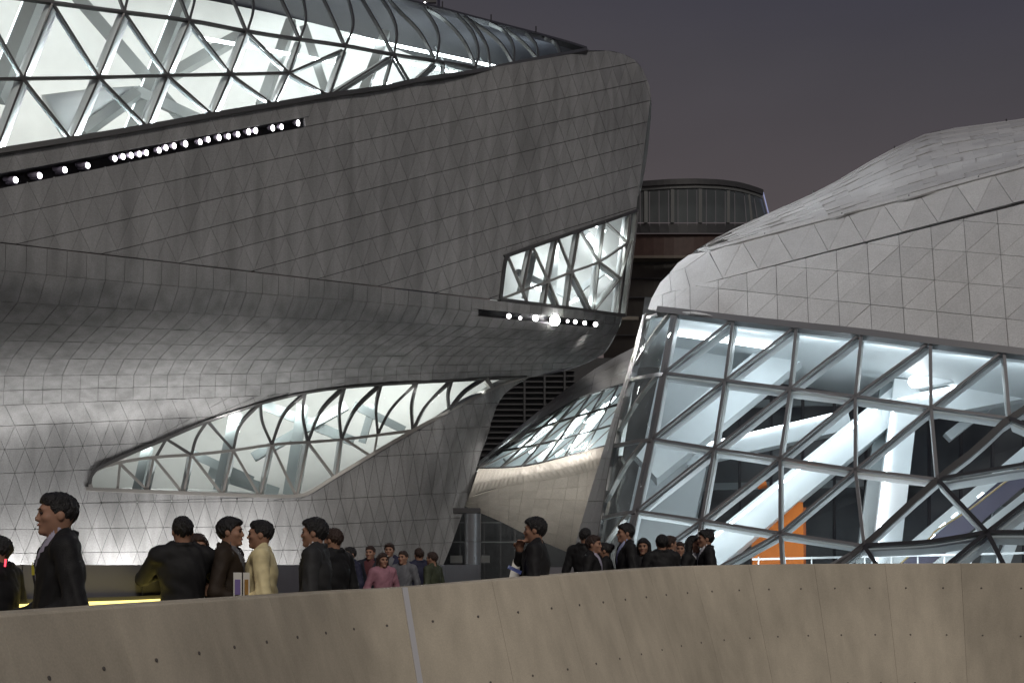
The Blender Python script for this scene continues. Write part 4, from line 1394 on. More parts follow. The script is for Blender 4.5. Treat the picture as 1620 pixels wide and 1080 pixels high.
for j in range(3):
    for i in range(NU):
        a, b, c, d = Mp(i / NU, j / 3), Mp((i + 1) / NU, j / 3), Mp((i + 1) / NU, (j + 1) / 3), Mp(i / NU, (j + 1) / 3)
        pane(pg, SMg, [a, b, c], 'glass', k=1); pane(pg, SMg, [a, c, d], 'glass', k=1)
        mullion(pg, SMg, [a, c], .03, .06, .03, 'cap_light')
for i in range(NU + 1):
    mullion(pg, SMg, [Mp(i / NU, t) for t in (0, .5, 1)], .05, .10, .04, 'cap', n=5)
for j in range(4):
    mullion(pg, SMg, [Mp(t, j / 3) for t in (0, .33, .66, 1)], .05, .10, .045, 'cap', n=8)
left_gl = [(757, 739), (785, 716), (815, 693), (845, 671), (870, 655)]
pane(pg, SMg, [(757, 740), (800, 703), (840, 675), (872, 653)], 'glass', k=3)
mullion(pg, SMg, left_gl, .12, .15, .05, 'cap_light', n=8)
loft(Surf([(700, 760, 50), (1000, 760, 50), (1000, 580, 54)]), [(752, 746), (900, 632)], [(985, 720), (1005, 600)], 6, 6).build('inner_wall', 'interior_cool', pv)
for x_, y_, pw in ((850, 690, 120), (920, 660, 140), (970, 640, 90)):
    area_light('pavilion_light', P(x_, y_, 47.2), P(x_ + 6, y_ + 30, 52), 3, .4, pw, (.9, 1, 1))
for a, b in (((800, 728), (880, 665)), ((850, 730), (930, 650)), ((900, 715), (960, 640))):
    MB().bar([P(*a, 47.5), P(*b, 48.5)], np.array([0, -1., 0]), .3, .2).build('inner_beam', 'white_steel', pv)
for a, b in (((925, 668), (940, 658)), ((960, 640), (975, 628)), ((838, 715), (850, 706)), ((880, 720), (892, 712))):
    MB().bar([P(*a, 47.3), P(*b, 47.6)], np.array([0, -1., 0]), .10, .06).build('line_light', 'led', pv)
def pv_fill(x, y, d_, ty, pw):  # added spots without fixtures, brighten the pavilion rim and soffit
    spot_light('spot_beam', P(x, y, d_), P(x + 20, ty, 45.5), pw, 62, (1, .96, .9), .15, .8)
pv_fill(845, 900, 38, 775, 700)
pv_fill(905, 900, 38, 765, 600)
spot_light('spot_beam', SB.one(935, 512, .3), P(860, 745, 44.4), 2600, 60, (1, .95, .9), .15, .8)
# round steel column and undercroft below the pavilion
ucol = root('steel_column', (P(748, 890, 41)[0], 41, 0), 'round brushed steel column under the pavilion soffit', 'column')
cx_, cy_ = P(748, 890, 41)[0], 41.0
zt = P(748, 812, 41)[2]
for a, b in ((0, 1.2), (1.22, 2.45), (2.47, zt)):
    MB().tube([(cx_, cy_, a), (cx_, cy_, b)], .33, 24).build('column_sleeve', 'steel_column', ucol, smooth=True, angle=rad(40))
MB().box((cx_ - .25, cy_ + .2, zt + .12), (.55, 0, 0), (0, .4, 0), (0, 0, .10)).build('column_head', 'far_louvre', ucol)
uc = root('undercroft_wall', (1, 53, 0), 'dark wall with pale rails behind the steel column', 'wall')
MB().box((1.5, 53, 2.5), (8, 0, 0), (0, .2, 0), (0, 0, 2.5)).build('wall', 'far_wall', uc)
for y_ in (826, 857):
    z_ = P(0, y_, 50)[2]
    MB().box((-1, 50, z_), (4, 0, 0), (0, .03, 0), (0, 0, .03)).build('rail', 'far_column', uc)
for x_ in (700, 728, 766, 792, 815):
    p = P(x_, 890, 50)
    MB().box((p[0], 50.08, 1.8), (.03, 0, 0), (0, .03, 0), (0, 0, 1.8)).build('rail_post', 'far_louvre', uc)
for x_, w_ in ((722, .28), (766, .26)):
    p = P(x_, 884, 47)
    MB().box((p[0], 47, p[2]), (w_, 0, 0), (0, .03, 0), (0, 0, .17)).build('notice_board', 'far_column', uc)
p = P(925, 900, 30)
MB().box((P(895, 890, 24)[0], 24, .75), (.75, 0, 0), (0, .08, 0), (0, 0, .75)).build('low_wall', 'dark_wall', uc)

# ================================================================== BUILDINGS BEYOND
dt = root('drum_tower', (17, 100, 0), 'distant drum-shaped glass building with brown storey above the dark block', 'building')
def dr(x):
    return 92 + ((x - 1075) / 130) ** 2 * 5
def dy_(x):
    return float(np.interp(x, [960, 1015, 1060, 1100, 1140, 1170, 1195, 1207], [296, 290.5, 287.5, 286.5, 288, 292, 299, 304]))
xs_ = list(np.linspace(968, 1207, 17))
for a, b in zip(xs_[:-1], xs_[1:]):
    ga, gb2 = a + .35, b - .35
    k = 10 if b > 1200 else 0
    sp_ = lambda x: x + max(0, (x - 1160)) * .22
    v = [P(ga, dy_(a) + 9, dr(a)), P(gb2, dy_(b) + 9, dr(b)), P(sp_(gb2), 352, dr(b)), P(sp_(ga), 352, dr(a))]
    MB().add(v, [(0, 1, 2, 3)]).build('pane', 'far_glass', dt)
    v = [P(sp_(ga), 353.5, dr(a)), P(sp_(gb2), 353.5, dr(b)), P(sp_(gb2) + 2, 369, dr(b)), P(sp_(ga), 369, dr(a))]
    MB().add(v, [(0, 1, 2, 3)]).build('spandrel', 'far_wall', dt)
MB().bar([P(x, dy_(x), dr(x) - .25) for x in np.linspace(966, 1208, 24)], [np.array([0, -1., 0])] * 24, .5, 1.2).build('roof_edge', 'far_wall', dt)
MB().bar([P(x, dy_(x) + 8, dr(x) - .1) for x in np.linspace(966, 1206, 24)], [np.array([0, -1., 0])] * 24, .3, .4).build('transom', 'far_column', dt)
for x in (1022, 1064, 1108, 1152, 1184):
    MB().bar([P(x, dy_(x) + 12, dr(x) - .08), P(x + max(0, x - 1160) * .2, 352, dr(x) - .08)], np.array([0, -1., 0]), .32, .3).build('column', 'far_column', dt)
MB().bar([P(1207.5, 304, dr(1207) - .2), P(1219, 349, dr(1207) - .2)], np.array([0, -1., 0]), .08, .1).build('edge_light', emit('edge_violet', (.55, .6, 1), .45), dt)
n_ = 18
xx = np.linspace(955, 1225, n_)
v = [P(x, 370, dr(min(x, 1207)) + .3) for x in xx] + [P(x, 404, dr(min(x, 1207)) + .3) for x in xx]
MB().add(v, [(i, i + 1, n_ + i + 1, n_ + i) for i in range(n_ - 1)]).build('brown_storey', 'brown', dt)
MB().bar([P(x, 406, dr(min(x, 1207)) - .6) for x in xx], [np.array([0, -1., 0])] * n_, .25, 1.0).build('ledge', 'beige', dt)
v = [P(x, 408, dr(min(x, 1207)) + 1) for x in xx] + [P(x, 888, dr(min(x, 1207)) + 1) for x in xx]
MB().add(v, [(i, i + 1, n_ + i + 1, n_ + i) for i in range(n_ - 1)]).build('dark_storeys', plain('dark_storeys', (.035, .032, .028), .5, vary=.3, vscale=.4), dt)
for y_ in (440, 470, 500, 530):
    MB().bar([P(x, y_, dr(min(x, 1207)) + .8) for x in xx], [np.array([0, -1., 0])] * n_, .12, .2).build('ledge', 'far_wall', dt)
MB().box(P(995, 505, 60), (.55, 0, 0), (0, .3, 0), (0, 0, .10)).build('canopy_light', 'beige', dt)
lb = root('louvred_block', (2, 80, 0), 'dark grey louvred block between the prow and the pavilion', 'building')
MB().box((2.0, 82, 9), (9.5, 0, 0), (0, 1, 0), (0, 0, 9)).build('wall', 'far_wall', lb)
for k in range(34):
    z_ = 3.0 + .45 * k
    MB().box((-1.6 if k < 18 else 0, 80.8, z_), (3.2 if k < 18 else 5, 0, 0), (0, .12, 0), (0, 0, .06)).build('louvre', 'far_louvre', lb)
for x_ in (1.0, 2.6, 4.2):
    MB().box((x_, 80.7, 9), (.08, 0, 0), (0, .15, 0), (0, 0, 9)).build('pilaster', 'far_louvre', lb)
# dark tower top above the ridge
st = root('distant_tower', (-14, 160, 0), 'top of a dark distant tower above the hall ridge', 'tower')
pa, pb = P(625, -30, 160), P(692, 13, 160)
MB().box(((pa[0] + pb[0]) / 2, 163, 45), ((pb[0] - pa[0]) / 2, 0, 0), (0, 3, 0), (0, 0, 50)).build('shaft', plain('tower_wall', (.045, .045, .075), .5), st)
for k in range(6):
    MB().box((pb[0] - 1.2, 159.9, 84 + k * 1.6), (1.0, 0, 0), (0, .05, 0), (0, 0, .3)).build('window_band', 'far_louvre', st)
p = P(672, 5, 159.7)
MB().tube([p, p + np.array([0, -.05, 0])], .14, 8).build('roof_lamp', 'lamp', st)

# ================================================================== RAMP: concrete parapet, walkway, far parapet
top_line = [(-260, 1010, 3.3), (-120, 990, 3.8), (0, 972, 4.3), (120, 963, 4.85), (250, 954, 5.5), (400, 944, 6.6), (550, 934, 7.9), (640, 929, 8.3), (760, 919, 8.7), (870, 910, 9.3), (980, 902, 10.3),
            (1080, 895.5, 11.3), (1200, 892.5, 11.9), (1350, 891, 12.1), (1500, 890.5, 12.0), (1620, 890, 11.7), (1760, 889, 11.2), (1950, 888, 10.4), (2200, 886, 9.4)]
path = np.array([P(*q) for q in top_line])
path = px_line(path, 400) if False else None
def cr3(pts, n):
    p = np.array(pts, float)
    q = np.vstack([2 * p[0] - p[1], p, 2 * p[-1] - p[-2]])
    out = []
    for u in np.linspace(0, len(p) - 1, n):
        i = min(int(u), len(p) - 2); t = u - i
        a, b, c, d = q[i:i + 4]
        out.append(.5 * ((2 * b) + (c - a) * t + (2 * a - 5 * b + 4 * c - d) * t * t + (3 * b - a - 3 * c + d) * t ** 3))
    return np.array(out)
tl = cr3([np.array([-2.25, -3.5, 1.36]), np.array([-2.24, -1.2, 1.36]), np.array([-2.22, 1.2, 1.355])] + [P(*q) for q in top_line], 800)
for _ in range(60):
    tl[1:-1] = .5 * tl[1:-1] + .25 * (tl[:-2] + tl[2:])
sl_ = np.r_[0, np.cumsum(np.linalg.norm(np.diff(tl[:, :2], axis=0), axis=1))]
def at_s(s):
    return np.array([np.interp(s, sl_, tl[:, k]) for k in range(3)])
def tan_s(s):
    t = at_s(s + .12) - at_s(s - .12); t[2] = 0
    return t / np.linalg.norm(t)
def out_s(s):
    t = tan_s(s)
    n = np.array([t[1], -t[0], 0])
    return n if n.dot(-at_s(s) * np.array([1, 1, 0])) > 0 else -n
s_strip = float(sl_[np.argmin([abs((q[0] / q[1] * F + CX) - 640) for q in tl])])
pp = root('concrete_parapet', at_s(s_strip) * np.array([1, 1, 0]), 'long sloping beige concrete parapet along the ramp with tie holes', 'parapet')
PW, BAT, DEP = .86, .34, 2.2
k0 = int(math.floor(-s_strip / PW)) + 1
k1 = int(math.ceil((sl_[-1] - s_strip) / PW)) - 1
for k in range(k0, k1):
    sa, sb2 = s_strip + k * PW + .0013, s_strip + (k + 1) * PW - .0013
    n = 7
    prof = []
    for s in np.linspace(sa, sb2, n):
        p, o = at_s(s), out_s(s)
        dn = min(DEP, p[2] - .02)
        pts = [p + o * .0 + np.array([0, 0, -.012]), p - o * .012, p - o * .22, p - o * .22 + np.array([0, 0, -1.3]), p + o * BAT * dn + np.array([0, 0, -dn])]
        pts.append(p + o * BAT * dn * .5 + np.array([0, 0, -dn * .5]))
        prof.append([pts[0], pts[1], pts[2], pts[3], pts[4], pts[5]])
    vs = [q for r in prof for q in r]
    m = 6
    fs = []
    for i in range(n - 1):
        for j in range(m):
            fs.append((i * m + j, i * m + (j + 1) % m, (i + 1) * m + (j + 1) % m, (i + 1) * m + j))
    fs += [tuple(range(m))[::-1], tuple((n - 1) * m + j for j in range(m))]
    po = MB().add(vs, fs).build('concrete_panel', 'concrete', pp, smooth=True, angle=rad(25))
    for fx in (.25, .75):
        s = sa + (sb2 - sa) * fx
        p, o = at_s(s), out_s(s)
        for row in (.29, .83, 1.37):
            if p[2] - row < .05:
                continue
            c = p + o * BAT * row + np.array([0, 0, -row])
            nn = (o + np.array([0, 0, BAT])) / math.hypot(1, BAT)
            # short proud plug; its dark colour stands in for the shaded hole
            MB().tube([c - nn * .01, c + nn * .0025], [.0125, .0105], 9).build('tie_hole', 'hole', po)
# pale metal strip let into the parapet
p, o, t = at_s(s_strip), out_s(s_strip), tan_s(s_strip)
nn = (o + np.array([0, 0, BAT])) / math.hypot(1, BAT)
dn = p[2] - .05
MB().bar([p + nn * .012, p + o * BAT * dn + np.array([0, 0, -dn]) + nn * .012], nn, .05, .02).build('metal_strip', 'aluminium', pp)
# walkway deck
far_line = [(-1100, 6.0), (-600, 6.4), (-200, 7.0), (0, 7.3), (120, 7.7), (248, 8.3), (400, 10.0), (560, 14.5), (690, 20), (760, 26)]
fl = cr3([P(x, 893, d_) for x, d_ in far_line], 120)
nd_ = [at_s(s) - out_s(s) * .225 for s in np.linspace(0, sl_[-1] - .2, 90)]
nd_ = [np.array([q[0], q[1], q[2] - 1.2]) for q in nd_]
far_e = cr3([np.array([q[0], q[1], .26]) for q in [P(x, 893, d_) for x, d_ in far_line]] + [np.array([3.5, 25, .3]), np.array([8.5, 22.5, .35]), np.array([13, 19, .35])], 90)
vs = [q for q in nd_] + [q for q in far_e]
struct(MB().add(vs, [(i, i + 1, 91 + i, 90 + i) for i in range(89)]).build('walkway', 'paving', smooth=True))
# far parapet, dark, with a yellow light channel at its foot
fp = root('dark_parapet', fl[20] * np.array([1, 1, 0]), 'low dark grey parapet with a yellow light channel behind the men', 'parapet')
npan = 11
idx = np.linspace(0, 119, npan + 1).astype(int)
for a, b in zip(idx[:-1], idx[1:]):
    pts = fl[a:b + 1].copy()
    d0 = (pts[-1] - pts[0]); d0 /= np.linalg.norm(d0)
    pts[0] = pts[0] + d0 * .004; pts[-1] = pts[-1] - d0 * .004
    vs, fs = [], []
    for q in pts:
        vs += [q, q + np.array([-.05, .16, 0]), q + np.array([-.05, .16, -1.5]), np.array([q[0], q[1], .2])]
    for i in range(len(pts) - 1):
        for j in range(4):
            fs.append((i * 4 + j, i * 4 + (j + 1) % 4, i * 4 + 4 + (j + 1) % 4, i * 4 + 4 + j))
    m = len(pts) - 1
    fs += [(3, 2, 1, 0), (m * 4, m * 4 + 1, m * 4 + 2, m * 4 + 3)]
    MB().add(vs, fs).build('parapet_panel', 'dark_wall', fp, smooth=True, angle=rad(30))
zc = 1.308
chn = [np.array([q[0] + .05, q[1] - .20, zc + .0]) for q in fl[:76]]
MB().bar([q + np.array([-.035, .085, .03]) for q in chn], [np.array([0, 0, 1.])] * 76, .02, .12).build('glow_shield', 'dark_metal', fp)  # added fin, keeps the yellow glow off the wall behind
MB().bar(chn, [np.array([0, 0, 1.])] * 76, .13, .05).build('light_channel', 'led_yellow', fp)
MB().bar([q + np.array([0, .0, -.052]) for q in chn], [np.array([0, 0, 1.])] * 76, .16, .03).build('channel_tray', 'dark_metal', fp)

# ================================================================== PEOPLE
class Field:
    """signed distance field on a grid, blended from simple shapes, turned into one closed mesh"""
    def __init__(s, lo, hi, h):
        s.lo, s.h = np.array(lo, float), h
        n = np.ceil((np.array(hi) - s.lo) / h).astype(int) + 1
        s.ax = [s.lo[k] + h * np.arange(n[k]) for k in range(3)]
        s.v = np.full(n, .5)
    def block(s, lo, hi, m):
        sl = []
        for k in range(3):
            a = int(np.clip(np.floor((lo[k] - m - s.lo[k]) / s.h), 0, len(s.ax[k])))
            b = int(np.clip(np.ceil((hi[k] + m - s.lo[k]) / s.h) + 1, 0, len(s.ax[k])))
            sl.append(slice(a, b))
        g = np.meshgrid(*[s.ax[k][sl[k]] for k in range(3)], indexing='ij')
        return tuple(sl), np.stack(g, -1)
    def put(s, sl, d, k):
        o = s.v[sl]
        if k <= 0:
            s.v[sl] = np.minimum(o, d)
        else:
            h = np.clip(.5 + .5 * (o - d) / k, 0, 1)
            s.v[sl] = o * (1 - h) + d * h - k * h * (1 - h)
    def ell(s, c, r, k=.02, cut=False):
        c, r = np.array(c, float), np.array(r, float)
        sl, g = s.block(c - r, c + r, .09)
        q = (g - c) / r
        k0 = np.linalg.norm(q, axis=-1); k1 = np.linalg.norm(q / r, axis=-1) + 1e-9
        d = k0 * (k0 - 1) / k1
        if cut:
            o = s.v[sl]; dd = -d
            h = np.clip(.5 - .5 * (o - dd) / k, 0, 1)
            s.v[sl] = o * (1 - h) + dd * h + k * h * (1 - h)
        else:
            s.put(sl, d, k)
        return s
    def cone(s, a, b, ra, rb_, k=.02):
        a, b = np.array(a, float), np.array(b, float)
        m = max(ra, rb_)
        sl, g = s.block(np.minimum(a, b) - m, np.maximum(a, b) + m, .09)
        ab = b - a
        t = np.clip(((g - a) @ ab) / (ab @ ab), 0, 1)
        d = np.linalg.norm(g - a - t[..., None] * ab, axis=-1) - (ra + (rb_ - ra) * t)
        s.put(sl, d, k)
        return s
    def grid(s):
        return np.stack(np.meshgrid(*s.ax, indexing='ij'), -1)
    def intersect(s, f):
        s.v = np.maximum(s.v, f)
        return s
    def mesh(s):
        v = s.v
        ins = v < 0
        nx, ny, nz = v.shape
        acc = np.zeros((nx - 1, ny - 1, nz - 1, 3)); cnt = np.zeros((nx - 1, ny - 1, nz - 1))
        I = np.stack(np.meshgrid(np.arange(nx), np.arange(ny), np.arange(nz), indexing='ij'), -1).astype(float)
        for axis in range(3):
            a = [slice(None)] * 3; b = [slice(None)] * 3
            a[axis] = slice(0, -1); b[axis] = slice(1, None)
            a, b = tuple(a), tuple(b)
            cross = ins[a] != ins[b]
            t = np.where(cross, v[a] / np.where(cross, v[a] - v[b], 1), 0)
            p = I[a].copy(); p[..., axis] += t
            o1, o2 = [k for k in range(3) if k != axis]
            for s1 in (0, 1):
                for s2 in (0, 1):
                    sl = [slice(None)] * 3
                    sl[o1] = slice(0, -1) if s1 == 0 else slice(1, None)
                    sl[o2] = slice(0, -1) if s2 == 0 else slice(1, None)
                    c = cross[tuple(sl)]
                    acc += p[tuple(sl)] * c[..., None]; cnt += c
        act = cnt > 0
        idx = -np.ones(act.shape, int); idx[act] = np.arange(act.sum())
        verts = acc[act] / cnt[act][:, None] * s.h + s.lo
        faces = []
        for axis in range(3):
            o1, o2 = [(1, 2), (2, 0), (0, 1)][axis]
            a = [slice(1, -1)] * 3; b = [slice(1, -1)] * 3
            a[axis] = slice(0, -1); b[axis] = slice(1, None)
            ia, ib_ = ins[tuple(a)], ins[tuple(b)]
            w = np.argwhere(ia != ib_)
            if not len(w):
                continue
            flip = ia[tuple(w.T)]
            base = w.copy()
            for k in range(3):
                if k != axis:
                    base[:, k] += 1
            def cell(d1, d2):
                c = base.copy(); c[:, o1] += d1; c[:, o2] += d2
                return idx[c[:, 0], c[:, 1], c[:, 2]]
            q = np.stack([cell(-1, -1), cell(0, -1), cell(0, 0), cell(-1, 0)], 1)
            q[~flip] = q[~flip][:, ::-1]
            faces.append(q)
        faces = np.vstack(faces)
        return verts, faces[(faces >= 0).all(1)]

def shrink_head(v):
    v = np.array(v, float)
    t = np.clip((v[..., 2] - 1.46) / .07, 0, 1)
    q = 1 - .06 * t * t * (3 - 2 * t)
    v[..., 0] *= q; v[..., 1] *= q
    v[..., 2] = np.where(v[..., 2] > 1.46, 1.46 + (v[..., 2] - 1.46) * q, v[..., 2])
    return v

def field_mesh(name, f):
    v, fc = f.mesh()
    if name in ('body', 'hair'):
        v = shrink_head(v)
    me = bpy.data.meshes.new(name)
    me.from_pydata(v.tolist(), [], fc.tolist())
    me.polygons.foreach_set('use_smooth', [True] * len(me.polygons))
    return me

HZ = 1.612
POSES = {   # elbow, wrist (right then left), metres, facing +Y
    'down': [((.265, -.03, 1.14), (.255, .07, .90)), ((-.265, -.03, 1.14), (-.255, .07, .90))],
    'carry': [((.265, -.05, 1.13), (.14, .22, 1.05)), ((-.265, -.05, 1.13), (-.15, .21, 1.03))],
    'face': [((.21, .20, 1.19), (.055, .155, 1.42)), ((-.26, -.02, 1.13), (-.15, .24, 1.06))],
    'hug': [((.27, .16, 1.22), (.08, .33, 1.22)), ((-.27, .16, 1.24), (-.08, .33, 1.28))],
    'clasp': [((.28, -.02, 1.14), (.06, .21, 1.02)), ((-.28, -.02, 1.14), (-.06, .21, 1.03))],
}
def hand(f, w, e, k=.012):
    w, e = np.array(w), np.array(e)
    a = (w - e) / np.linalg.norm(w - e)
    side = np.array([0, 0, 1.]) if abs(a[2]) < .7 else np.array([0, 1., 0])
    b = side - a * side.dot(a); b /= np.linalg.norm(b)
    c = np.cross(a, b)
    if c.dot(np.array([-w[0], 0, 0])) < 0:
        c = -c
    f.cone(e + (w - e) * .7, w + a * .02, .034, .026, k)
    for q in (-1, 0, 1):
        f.cone(w + a * .02 + b * q * .014, w + a * .085 + b * q * .026, .019, .017, .02)
    for i, (q, L) in enumerate(((1.5, .9), (.5, 1.0), (-.5, .95), (-1.5, .75))):
        s0 = w + a * .088 + b * q * .0205
        s1 = s0 + a * .034 * L + c * .010
        s2 = s1 + a * .018 * L + c * .026
        f.cone(s0, s1, .0105, .0098, .006); f.cone(s1, s2, .0098, .008, .006)
    t0 = w + a * .03 + b * .03
    t1 = t0 + a * .03 + b * .022 + c * .012
    f.cone(t0, t1, .014, .0115, .012); f.cone(t1, t1 + a * .028 + c * .012, .0112, .0095, .006)

def head_shapes(f, fem=False):
    z = HZ
    f.ell((0, -.005, z + .022), (.076, .096, .095), .02)
    f.ell((0, .028, z - .045), (.060 if not fem else .055, .068, .072), .04)
    f.ell((0, .080, z - .098), (.026, .022, .02), .03)
    f.ell((0, .084, z + .03), (.050, .016, .014), .02)
    f.cone((0, .093, z + .012), (0, .110, z - .026), .008, .012, .014)
    f.ell((.012, .104, z - .030), (.010, .011, .008), .008); f.ell((-.012, .104, z - .030), (.010, .011, .008), .008)
    f.ell((0, .093, z - .058), (.024, .012, .010), .012)
    f.ell((.042, .066, z - .02), (.022, .022, .018), .02); f.ell((-.042, .066, z - .02), (.022, .022, .018), .02)
    f.ell((.031, .100, z + .008), (.016, .011, .009), .012, cut=True); f.ell((-.031, .100, z + .008), (.016, .011, .009), .012, cut=True)
    for q in (-1, 1):
        f.ell((q * .077, -.004, z - .008), (.009, .020, .028), .008)
    f.cone((0, -.02, 1.42), (0, -.005, z - .055), .062 if not fem else .052, .053 if not fem else .046, .03)

body_cache = {}
def body_mesh(pose, fem):
    key = (pose, fem)
    if key in body_cache:
        return body_cache[key]
    f = Field((-.42, -.24, -.02), (.42, .52, 1.78), .0085)
    f.ell((0, 0, 1.28), (.15, .095, .2), .05); f.ell((0, 0, 1.02), (.13, .09, .2), .06)
    f.cone((-.15, -.01, 1.43), (.15, -.01, 1.43), .045, .045, .05)
    for q, (e_, w_) in zip((1, -1), POSES[pose]):
        f.cone((q * .18, -.01, 1.42), e_, .045, .038, .04); f.cone(e_, w_, .036, .027, .02)
        hand(f, w_, e_)
        f.cone((q * .085, 0, .92), (q * .10, .015, .50), .075, .050, .05); f.cone((q * .10, .015, .50), (q * .105, -.015, .08), .048, .036, .02)
        f.cone((q * .105, -.03, .045), (q * .12, .13, .035), .035, .03, .02)
    head_shapes(f, fem)
    body_cache[key] = field_mesh('body', f)
    return body_cache[key]

hair_cache = {}
def hair_mesh(style):
    if style in hair_cache:
        return hair_cache[style]
    f = Field((-.16, -.20, 1.25), (.16, .16, 1.80), .0062)
    z = HZ
    big = .012 if style == 'long' else (.008 if style == 'full' else .0)
    f.ell((0, -.010, z + .030), (.081 + big, .100 + big, .097 + big), .01)
    f.ell((0, .035, z + .082), (.062, .055, .04), .03)
    tr = random.Random(len(style) * 7 + 1)
    for _ in range(240):
        th, ph_ = tr.uniform(0, 2 * math.pi), tr.uniform(.05, 1.75)
        dv = np.array([math.sin(ph_) * math.cos(th), math.sin(ph_) * math.sin(th), math.cos(ph_)])
        c0 = np.array([0, -.010, z + .030]) + dv * np.array([.081 + big, .100 + big, .097 + big]) * .985
        fl_ = np.array([tr.uniform(-.25, .25), tr.uniform(-.3, .45), -.7])
        fl_ = fl_ - dv * fl_.dot(dv) * .85; fl_ /= np.linalg.norm(fl_)
        f.cone(c0, c0 + fl_ * tr.uniform(.02, .035) + dv * .002, .0055, .003, .004)
    g = f.grid()
    wob = .0022 * np.sin(g[..., 0] * 230 + 3 * np.sin(g[..., 2] * 60 + 40 * g[..., 1])) + .0022 * np.sin(g[..., 1] * 170 + g[..., 2] * 120 + 2 * np.sin(g[..., 0] * 70)) + .002 * np.sin(g[..., 0] * 61 + 2) * np.sin(g[..., 2] * 47)
    f.v = f.v + wob
    ny, nz = -.74, .67
    cpl = ny * .088 + nz * (z + .062)
    fq = np.sqrt(((g[..., 1] - .11) / .085) ** 2 + ((g[..., 2] - (z - .03)) / .10) ** 2)
    face_cut = (1 - fq) * .085 + wob * 1.3
    nape = (z - .045 - .6 * (.02 - g[..., 1])) - g[..., 2] + wob
    for q in (-1, 1):
        f.ell((q * .088, .0, z - .012), (.03, .024, .031), .006, cut=True)
    if style == 'long':
        f.intersect(face_cut)
        f.cone((-.055, -.035, z + .02), (-.085, -.04, z - .22), .055, .04, .03)
        f.cone((.055, -.035, z + .02), (.085, -.04, z - .22), .055, .04, .03)
        f.cone((0, -.07, z), (0, -.09, z - .24), .07, .05, .03)
    elif style == 'bun':
        f.intersect(face_cut); f.intersect(nape)
        f.ell((0, -.11, z + .06), (.045, .04, .045), .015)
    else:
        f.intersect(face_cut); f.intersect(nape)
        if style == 'full':
            f.ell((0, .075, z + .088), (.058, .030, .022), .02)
    me = field_mesh('hair', f)
    hair_cache[style] = me
    return me

